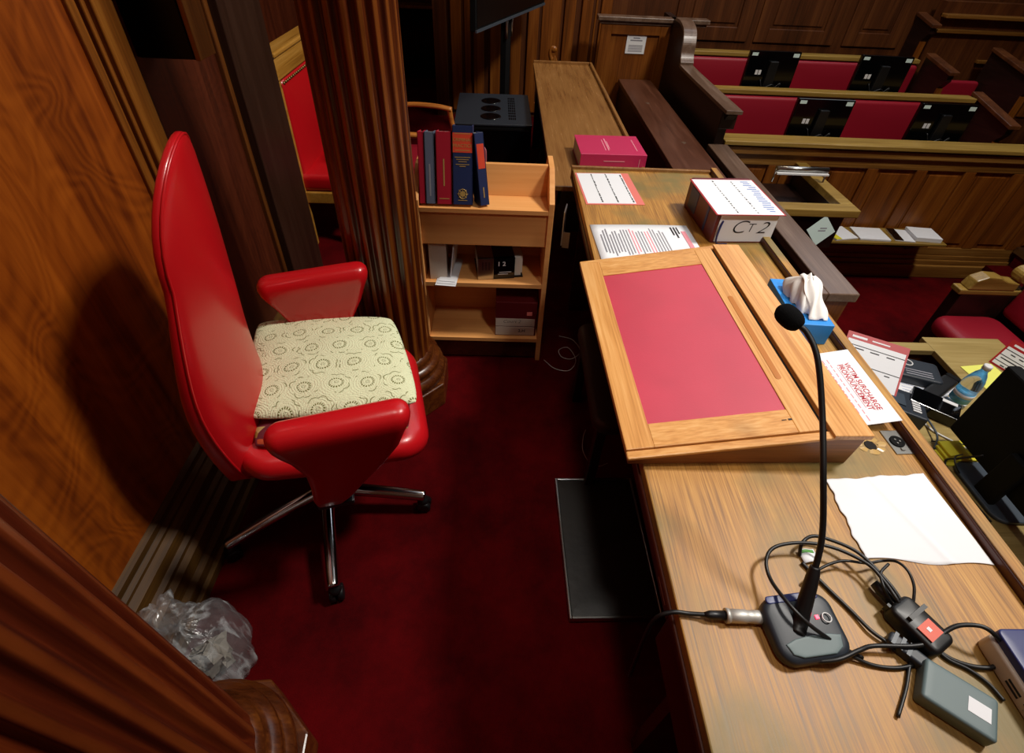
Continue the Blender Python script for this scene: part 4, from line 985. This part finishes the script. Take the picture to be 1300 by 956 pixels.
def jury_row(label,y,z,x0,x1,zs,splits):
    t=thing('jury_bench',label,'bench',((x0+x1)/2,y,0)); cx=(x0+x1)/2
    obj('top_rail',MB().box(x0-cx,x1-cx,-.04,.07,z-.035,z),'gilt',t,.006)
    obj('back_board',MB().box(x0-cx,x1-cx,.0,.04,-.3,z-.035),'dim',t)
    xs=[x0]+splits+[x1]
    for a_,b_ in zip(xs,xs[1:]): obj('back_cushion',MB().slab(rrect(a_-cx+.003,b_-cx-.003,zs,z-.045,.034),-.0,.06,.026,.012,xf=lambda x,z_,d:(x,-d,z_),nr=4),'crim',t)
    obj('seat',MB().slab(rrect(x0-cx,x1-cx,-.42,-.06,.03),zs-.10,zs,.03,.01),'crim',t)
    obj('plinth',MB().box(x0-cx,x1-cx,-.40,-.05,-.3 if z<.7 else -.1,zs-.10),'dim',t)
    return t
jury_row('nearer crimson upholstered jury bench with a pale top rail',4.5,.645,1.60,3.93,.20,[2.75])
jury_row('rear crimson upholstered jury bench against the panelled back wall',5.32,.755,1.60,3.90,.34,[2.62])
struct('floor.002',MB().box(1.60,5.0,3.77,4.46,WELL,-.2),'carpet'); struct('floor.003',MB().box(1.60,5.0,4.46,5.65,WELL,-.06),'carpet')
def monitor():
    t=thing('desk_monitor','','monitor',(0,0,0),0,'monitors along the jury benches')
    obj('back_shell',MB().box(-.215,.215,-.02,.02,.05,.33),'gloss',t,.006)
    obj('screen',MB().box(-.205,.205,.02,.023,.06,.32),'screen',t)
    obj('stand',MB().prism([(-.045,.0),(.045,.0),(.035,.26),(-.035,.26)],'y',-.05,-.02),'black',t,.006)
    obj('foot',MB().slab(rrect(-.12,.12,-.09,.06,.03),-.0,.012,.005),'black',t)
    w=MB(); w.box(-.20,-.15,-.0215,-.02,.295,.318); w.box(.15,.20,-.0215,-.02,.29,.318); obj('sticker',w,'glint_card',t)  # pale corner patches paint light reflected off the shell
    w=MB(); w.box(-.13,-.108,-.022,-.02,.155,.19); w.box(-.102,-.08,-.022,-.02,.155,.19); obj('port_label',w,'white',t)
    obj('lead',MB().tube(spline([(-.07,-.025,.12),(-.04,-.05,.06),(.03,-.06,.09),(.08,-.05,.05),(.1,-.05,.10),(.02,-.055,.02)],5),.005,6),'cable',t)
    return t
mon=monitor()
mon['label']='black monitor back on the front jury rail, nearer the pew end'
mon.location=(2.40,4.0,.39)
sh=thing('monitor_shelf','narrow dark shelf behind the jury front carrying two monitors','shelf',(3.0,3.98,0)); obj('board',MB().box(-1.35,1.35,-.13,.10,.36,.388),'darkwood',sh,.004)
for x in (-1.2,0,1.2): obj('bracket',MB().box(x,x+.03,-.13,.08,-.2,.36),'darkwood',sh)
sh2=thing('monitor_shelf','narrow dark shelf behind the nearer jury bench carrying two monitors','shelf',(2.8,4.69,0)); obj('board',MB().box(-1.15,1.1,-.10,.10,.53,.555),'darkwood',sh2,.004)
for x in (-1.1,0,1.05): obj('bracket',MB().box(x,x+.03,-.09,.08,-.06,.53),'darkwood',sh2)
mm=copy_thing(mon,(3.34,4.0,.39),0,'black monitor back on the front jury rail, nearer the right-hand end')
mm=copy_thing(mon,(2.235,4.70,.557),R(2),'black monitor back on the rear jury row, left of the pair')
mm=copy_thing(mon,(3.18,4.70,.557),R(-2),'black monitor back on the rear jury row, right of the pair')
# bench ends at the right of the jury box
def bench_end(label,x,y0,y1,zf,zr):
    t=thing('bench_end',label,'bench end',(x,(y0+y1)/2,0)); h=(y1-y0)/2
    obj('panel',MB().prism([(-h,-.3),(-h,zf-.12),(-h-.06,zf-.05),(-h-.06,zf),(h,zr),(h,-.3)],'x',-.025,.025),'darkwood',t)
    obj('capping',MB().prism([(-h-.09,zf),(h,zr),(h,zr+.03),(-h-.09,zf+.03)],'x',-.045,.045),'dim',t,.005)
    obj('edge_strip',MB().box(-.028,.028,-h-.012,-h,-.2,zf-.12),'panel',t)
bench_end('dark sloping end of the nearer jury bench',3.98,4.12,4.56,.54,.65)
bench_end('dark sloping end of the rear jury bench, below the high one at the back wall',3.95,4.95,5.27,.72,.79)
bench_end('dark high bench end standing against the back wall at upper right',3.94,5.44,5.64,1.0,1.06)
bench_end('dark bench end beside the far right pew',4.52,4.70,5.25,.74,.86)
t=thing('gallery_front','panelled gallery front with moulded rails behind the right-hand bench ends','partition',(5.3,5.45,0))
obj('board',MB().box(-1.3,1.5,.0,.1,-.2,1.2),'dim',t)
w=MB(); w.box(-1.3,1.5,-.08,.02,1.08,1.11); w.box(-1.3,1.5,-.05,.0,.96,.99); w.box(-.75,1.5,-.04,0,.72,.75); obj('rail',w,'panelx',t,.006)
w=MB()
for x in (-.6,0,.6): w.box(x,x+.45,-.02,0,.25,.66)
obj('raised_panel',w,'panel',t,.006)
t=thing('side_pew','crimson cushioned pew seat glimpsed between the dark bench ends','bench',(4.25,4.95,0))
obj('seat',MB().slab(rrect(-.22,.22,-.25,.2,.03),.26,.36,.03,.01),'crim',t); obj('plinth',MB().box(-.22,.22,-.22,.2,-.1,.26),'darkwood',t); obj('backrest',MB().slab(rrect(-.22,.22,.4,.62,.03),.2,.26,.02,.01,xf=lambda x,z_,d:(x,d,z_)),'crim',t)
struct('floor.004',MB().box(4.02,5.0,4.46,5.65,-.06,-.04),'carpet')

# ------------------------------------------------------------------ witness desk on the jury front, shelf with notepads
t=thing('witness_desk','small open-topped oak witness desk fixed in front of the jury panels','desk',(1.94,3.34,0))
w=MB(); w.box(-.34,.335,-.41,-.31,.30,.35); w.box(.25,.335,-.31,.37,.30,.35); w.box(-.34,-.26,-.31,.37,.30,.35); obj('frame',w,'gilt',t,.005)
obj('well_floor',MB().box(-.30,.27,-.33,.37,.16,.18),'darkwood',t)
w=MB(); w.box(-.30,.29,-.35,-.33,.05,.30); w.box(.27,.29,-.33,.37,.05,.30); w.box(-.30,-.28,-.33,.37,.05,.30); obj('side_panel',w,'darkwood',t)
w=MB(); w.box(-.2,-.12,-.2,.37,WELL,.16); obj('support',w,'darkwood',t)
t=thing('document_tray','black tray with white papers in the witness desk','tray',(1.99,3.22,.181),R(-3))
w=MB(); w.box(-.18,.17,-.12,.10,0,.012); w.box(-.19,-.18,-.12,.10,0,.04); obj('tray',w,'matt',t,.003); obj('paper',MB().box(-.13,.16,-.10,.09,.0125,.022),'paper',t); obj('paper',MB().box(-.16,.12,-.11,.07,.0225,.026,xf=lambda x,y,z:(x*.98-y*.1,y+x*.05,z)),'paper',t)
t=thing('reading_light','slim metal desk light standing over the witness desk','lamp',(2.06,3.36,.35))
obj('hood',MB().tube([(-.19,0,.085),(.17,0,.085)],.018,14),'steel',t); obj('reflector',MB().box(-.19,.17,-.035,.01,.055,.068),'white',t,.002)
obj('leg',MB().tube([(-.185,0,.085),(-.2,-.02,.0)],.006,8),'steel',t); obj('leg',MB().tube([(.165,0,.085),(.175,.0,-.17)],.006,8),'steel',t)
t=thing('notice_slip','square pale card propped at an angle on the witness desk front','card',(2.065,2.915,.215),rot=(R(78),0,R(4)))
obj('card',MB().box(-.07,.07,-.07,.07,0,.003,xf=lambda x,y,z:(x*.75-y*.66,x*.66+y*.75,z)),'glint_card',t)
w=MB(); w.box(-.02,.03,-.004,.004,.003,.0036); w.box(-.01,.035,.012,.02,.003,.0036); obj('print',w,'inkg',t)
t=thing('note_shelf','narrow ledge on the jury front holding a row of notepads','shelf',(3.05,3.60,0))
obj('board',MB().box(-.47,.46,-.13,.12,-.185,-.165),'gilt',t,.004); w=MB()
for x in (-.4,.36): w.prism([(-.10,-.185),(.12,-.185),(.12,-.36)],'x',x,x+.03)
obj('bracket',w,'panel',t)
G='notepads on the ledge below the jury box'
def pad(label,x,w_,d_,h_,mt,rz=0,strip=None):
    t=thing('notepad',label,'notepad',(x,3.59,-.1648),rz,G)
    obj('block',MB().box(-w_/2,w_/2,-d_/2,d_/2,0,h_),mt,t,.002)
    if strip: obj('cover',MB().box(-w_/2,-w_/2+strip[1],-d_/2,d_/2,h_,h_+.003),strip[0],t)
pad('yellow-backed notepad, leftmost on the ledge under the jury box',2.70,.20,.19,.012,'paper',R(12),('pad',.05))
pad('wide white notepad, second from the left on the ledge',2.95,.24,.19,.016,'paper',R(-3))
pad('notepad with a dark cover strip, third from the left on the ledge',3.20,.15,.19,.01,'paper',R(-8),('gloss',.06))
pad('thick white notepad, rightmost on the ledge under the jury box',3.38,.20,.18,.035,'paper',R(-6))

# ------------------------------------------------------------------ well of the court: bench, steps, bag, clerk's desk
t=thing('court_bench','red leather bench with a carved scroll arm in the well of the court','bench',(3.0,1.75,WELL))
obj('seat',MB().slab(rrect(-.22,.20,-1.0,.80,.09),.34,.46,.05,.02),'crim',t)
obj('seat_frame',MB().box(-.17,.20,-.98,.78,.0,.34),'darkwood',t,.006)
obj('back_upholstery',MB().slab(rrect(-1.0,.80,.47,1.05,.04),0,.06,.03,.02,xf=lambda y,z_,d:(.20-d+.12*(z_-.47)+.06,y,z_)),'crim',t)
w=MB(); w.prism([(.26,.0),(.33,.0),(.42,1.14),(.32,1.14)],'y',-1.0,.86); obj('back_frame',w,'darkwood',t,.005)
w=MB(); w.box(.28,.46,-1.0,.88,1.12,1.16); obj('back_capping',w,'dim',t,.006)
w=MB(); w.box(-.14,.26,.80,.88,.60,.635); obj('arm_board',w,'gilt',t,.006)
w=MB(); w.box(-.12,.26,.80,.88,0,.60); obj('end_panel',w,'darkwood',t,.006)
sc=[(.22+.05*math.cos(2*PI*i/20),.735+.05*math.sin(2*PI*i/20)) for i in range(20)]
w=MB(); w.prism([(p[0],p[1]) for p in sc],'y',.80,.88)
w.prism([(-.10,.635),(.2,.635),(.2,.69),(.12,.70),(.06,.725),(-.02,.73),(-.08,.70)],'y',.80,.88); obj('scroll',w,'gilt',t,.008)
for k_,(x0,y0,zz) in enumerate(((4.15,3.1,-.45),(4.35,3.35,-.30))):
    s_=struct('floor.%03d'%(5+k_),MB().box(x0,5.6,y0-.6*(1-k_),3.66,WELL,zz),'carpet')
    o=thing('stair_nosing',('lower','upper')[k_]+' pale metal nosing on the carpeted steps at the right','stair nosing',(x0+.02,y0+.10,zz))
    obj('strip',MB().box(-.02,.03,-.25,.25,0,.01),'steel',o,.003); obj('tread',MB().box(-.03,-.02,-.25,.25,-.04,.01),'steel',o)
t=thing('kit_bag','black kit bag with a fluorescent yellow tag by the jury steps','bag',(4.78,3.45,-.30))
obj('body',MB().slab(rrect(-.2,.2,-.2,.18,.08),0,.28,.06,.03,xf=lambda x,y,z:(x+.02*math.sin(z*20+y*9),y+.01*math.sin(x*15),z)),'matt',t)
obj('handle',MB().tube(spline([(-.1,-.05,.29),(-.06,-.06,.38),(.06,-.06,.38),(.1,-.05,.29)],6),.012,8),'black',t); obj('tag',MB().slab(rrect(-.05,.03,-.02,.02,.008),0,.008,.003,xf=lambda x,y,z:(x-.10,y-.08+z,.26+y+z)),'hi',t)

CT=.15
t=thing('clerk_desk','pale oak clerk desk below the bench covered with court equipment','desk',(1.7,1.0,WELL))
h=CT-WELL
def cb(w,x0,x1,y0,y1,z0,z1): return w.box(x0-1.7,x1-1.7,y0-1.0,y1-1.0,z0-WELL,z1-WELL)
w=MB(); cb(w,1.03,2.16,-.5,1.60,CT-.03,CT); cb(w,2.16,2.56,-.5,1.945,CT-.03,CT); cb(w,1.64,2.16,1.84,1.90,CT-.03,CT+.0); obj('top',w,'clerk',t,.003)
w=MB(); cb(w,1.03,2.16,1.60,1.84,CT-.14,CT-.12); obj('well_tray',w,'darkwood',t)
w=MB(); cb(w,1.64,2.54,1.88,1.90,WELL,CT-.03); cb(w,2.50,2.54,-.5,1.90,WELL,CT-.03); obj('panel',w,'panel',t)
def planner(label,a,b,c,zs,rows):
    """board through three corners: a-b is the red headed edge, a-c goes down the sheet"""
    A=Vector((*a,zs[0]));B=Vector((*b,zs[1]));Cc=Vector((*c,zs[2])); ex=(B-A); W=ex.length; ex.normalize(); ey=(A-Cc); ey=(ey-ex*ey.dot(ex)); H=ey.length; ey.normalize(); ez=ex.cross(ey)
    o=A.copy(); o=A-ey*H
    t=bpy.data.objects.new('court_planner',None); COL.objects.link(t); tag(t,label,'calendar'); mm=Matrix((ex,ey,ez)).transposed().to_4x4(); mm.translation=o; t.matrix_world=mm
    obj('board',MB().box(0,W,0,H,-.003,0),'redb',t); obj('sheet',MB().box(.008,W-.008,.008,H-.035,0,.001),'paper',t)
    w=MB()
    for i in range(rows):
        y=(H-.045)*(i+.8)/rows; w.box(.008,W-.008,y,y+.0035,.001,.0014)
        for j in range(3): w.box(W*(.2+.25*j)+random.uniform(-.01,.02),W*(.2+.25*j)+.03,y-.014,y-.009,.001,.0014)
    obj('row_rule',w,'ink',t)
    w=MB(); w.box(.02,.08,H-.024,H-.014,0,.0006); w.box(.1,.17,H-.022,H-.016,0,.0006); obj('heading',w,'paper',t)
    return t
a_,b_,c_=at(1078,419,.33),at(1156,443,.33),at(1070,500,.17)
planner('red-headed court planner sheet propped just over the bench ledge',a_[:2],b_[:2],c_[:2],(.33,.33,.165),3)
a_,b_,c_=at(1287,431,.27),at(1330,455,.27),at(1260,462,.152)
planner('red-edged planner sheet propped at the right edge of the clerk desk',a_[:2],b_[:2],c_[:2],(.27,.27,.152),3)
p=at(1163,468,CT+.05)
t=thing('mug_mat','dark card with a pale ring mark lying near the planner','card',(p.x,p.y,CT+.002),R(-20))
obj('card',MB().slab(rrect(-.10,.10,-.07,.07,.02),0,.05,.01,xf=lambda x,y,z:(x,y,z)),'char',t); w=MB().tube([(.02*math.cos(2*PI*i/20)-.03,.02*math.sin(2*PI*i/20)+.03,.051) for i in range(21)],.003,6); obj('ring_mark',w,'white',t)
w=MB()
for i in range(3): w.box(-.05,.06,-.02-.016*i,-.014-.016*i,.0495,.0515)
obj('print',w,'inkg',t)
p=at(1140,503,CT+.06)
t=thing('desk_phone','dark grey desk telephone with a row of pale keys close to the ledge','telephone',(p.x,p.y,CT),R(-32))
obj('body',MB().prism([(-.10,0),(.10,0),(.10,.03),(-.10,.07)],'x',-.11,.11),'char',t,.008)
obj('display',MB().box(-.09,.03,-.05,.05,.0,.003,xf=lambda x,y,z:(x,y,.0515-.2*y+z)),'slate',t)
w=MB()
for i in range(6): w.box(.055,.085,-.07+.02*i,-.058+.02*i,.0,.004,xf=lambda x,y,z:(x,y,.0515-.2*y+z))
obj('key',w,'white',t)
p=at(1185,515,CT+.03)
t=thing('dark_box','small black box with a white label strip beside the water bottle','box',(p.x,p.y,CT),R(-40))
obj('casing',MB().box(-.09,.09,-.055,.055,0,.05),'gloss',t,.004); obj('label',MB().box(.02,.075,.03,.05,.05,.0512),'white',t)
pa,pb=at(1180,500,CT+.05),at(1208,478,CT+.07)
t=thing('glasses_case','slim black case lying across the white papers','case',(.5*(pa.x+pb.x),.5*(pa.y+pb.y),CT+.008),math.atan2(pb.y-pa.y,pb.x-pa.x))
obj('case',MB().slab(rrect(-.13,.13,-.032,.032,.015),0,.035,.01),'black',t); obj('cap',MB().slab(rrect(.131,.16,-.03,.03,.012),.002,.033,.008),'matt',t)
p=at(1172,488,CT)
t=thing('lined_papers','white lined sheets under the slim black case','paper',(p.x,p.y,CT),R(-22))
for i in range(2): obj('sheet',MB().box(-.13+.01*i,.12+.01*i,-.10,.09-.008*i,.001+.003*i,.003+.003*i),'paper',t)
lines(t,-.10,.10,[-.08+.02*i for i in range(8)],'inkb',.0062,.002)
# water bottle
p=at(1212,512,CT)
t=thing('water_bottle','clear plastic water bottle with a blue label standing on the clerk desk','bottle',(p.x,p.y,CT))
obj('bottle',MB().lathe([(.031,0),(.037,.006),(.037,.05),(.035,.055),(.037,.06),(.037,.125),(.033,.15),(.023,.18),(.014,.197),(.014,.212)],28),'water',t)
obj('label',MB().lathe([(.0376,.03),(.0376,.085)],28),'blue',t); obj('cap',MB().lathe([(.016,.210),(.016,.229),(.013,.231)],20),'white',t)
w=MB().lathe([(.0379,.06),(.0379,.08)],28); obj('label_band',w,'paper',t)
t=thing('yellow_sheet','pale yellow sheet of paper on the right of the clerk desk','paper',(2.305,1.665,CT),R(8))
obj('sheet',MB().box(-.085,.085,-.075,.075,.001,.003),'yellow',t)
# bright yellow pads
p=at(1213,580,CT)
t=thing('sticky_pads','bright yellow folded pads stacked next to the ledge','notepad',(p.x,p.y,CT),R(2))
for i in range(3): obj('pad',MB().box(-.075+.01*i,.06+.004*i,-.045+.012*i,.03+.012*i,.012*i,.012*i+.010),'pad',t,.002)
# monitor, seen from behind
p0,p1=at(1232,618,CT),at(1300,668,CT)
t=thing('clerk_monitor','large black computer monitor seen from behind below the bench','monitor',(1.835,1.02,CT),R(-90))
obj('back_shell',MB().box(-.27,.27,-.02,.03,.072,.42),'matt',t,.008); obj('screen',MB().box(-.26,.26,.03,.033,.082,.41),'screen',t)
obj('stem',MB().box(-.04,.04,-.045,-.02,.012,.22),'matt',t,.006)
obj('foot',MB().slab(rrect(-.15,.11,-.06,.15,.05,8),0,.016,.006,.004),'slate',t)
obj('lead',MB().tube(spline([(-.1,-.03,.12),(-.13,-.06,.06),(-.15,-.075,.01),(-.05,-.085,.004),(.1,-.07,.004)],6),.004,6),'cable',t)
z=CT+.006
cable('grey_cable',[at(1165,528,z),at(1182,545,z),at(1205,558,z),at(1228,570,z+.03),at(1245,580,z+.05)],.004,'white','pale grey lead crossing the clerk desk behind the ledge')
cable('grey_cable',[at(1170,522,z),at(1183,540,z+.02),at(1190,555,z+.02),at(1186,570,z)],.004,'slate','dark grey lead curling down beside the telephone')
cable('black_cable',[at(1182,560,z),at(1205,561,z+.02),at(1228,566,z+.03),at(1240,572,z+.04)],.003,'cable','black lead running level toward the clerk monitor')
cable('black_cable',[at(1222,577,z+.04),at(1213,580,z+.05),at(1213,590,z+.04),at(1219,603,z+.0)],.003,'cable','black lead hooking over the yellow pads')

# ------------------------------------------------------------------ light
def area(name,loc,tgt,size,power,col=(1,1,1),sy=None,spread=None):
    l=bpy.data.lights.new(name,'AREA'); l.energy=power; l.color=col; l.size=size
    if sy: l.shape='RECTANGLE'; l.size_y=sy
    if spread: l.spread=spread
    o=bpy.data.objects.new(name,l); COL.objects.link(o); o.location=loc; o.rotation_euler=(Vector(tgt)-Vector(loc)).to_track_quat('-Z','Y').to_euler(); return o
area('assumed_ceiling_lamp',(2.7,1.5,4.9),(.3,1.1,.5),.6,200,(1,.94,.86))  # unseen key lamp, assumed from the chair's shadow on the wall
area('assumed_ceiling_lamp.001',(.05,.5,4.9),(.38,.9,0),.4,2.0,(1,.94,.86),spread=R(30))  # unseen downlight, assumed from the shade edge across the footrest
area('assumed_ceiling_lamp.002',(1.7,-1.3,4.9),(1.15,1.6,.8),.4,3.5,(1,.96,.9),spread=R(32))  # unseen lamp assumed behind the camera, added to brighten camera-facing sides
area('assumed_skylight',(2.0,4.2,5.1),(1.8,3.6,0),2.8,38,(.90,.94,1.0),2.4)  # assumed, unseen: a cool area lamp hung below the closed ceiling
area('assumed_window_light',(2.6,5.55,3.3),(1.6,2.0,.9),4.6,48,(.84,.90,1.0),1.7)  # assumed daylight: lamp added before the solid wall for the desks' cool sheen
area('wall_fill',(.9,4.5,3.2),(.75,5.6,1.0),.3,16,(1,.76,.46))  # added unseen spot, warms the back wall that the far desk reflects
wd=bpy.data.worlds.new('world'); SC.world=wd; wd.use_nodes=True; wd.node_tree.nodes['Background'].inputs[0].default_value=(.02,.02,.022,1); wd.node_tree.nodes['Background'].inputs[1].default_value=.4
vs_=SC.view_settings; vs_.view_transform='Standard'; vs_.look='None'; vs_.exposure=0; vs_.gamma=1; vs_.use_curve_mapping=False
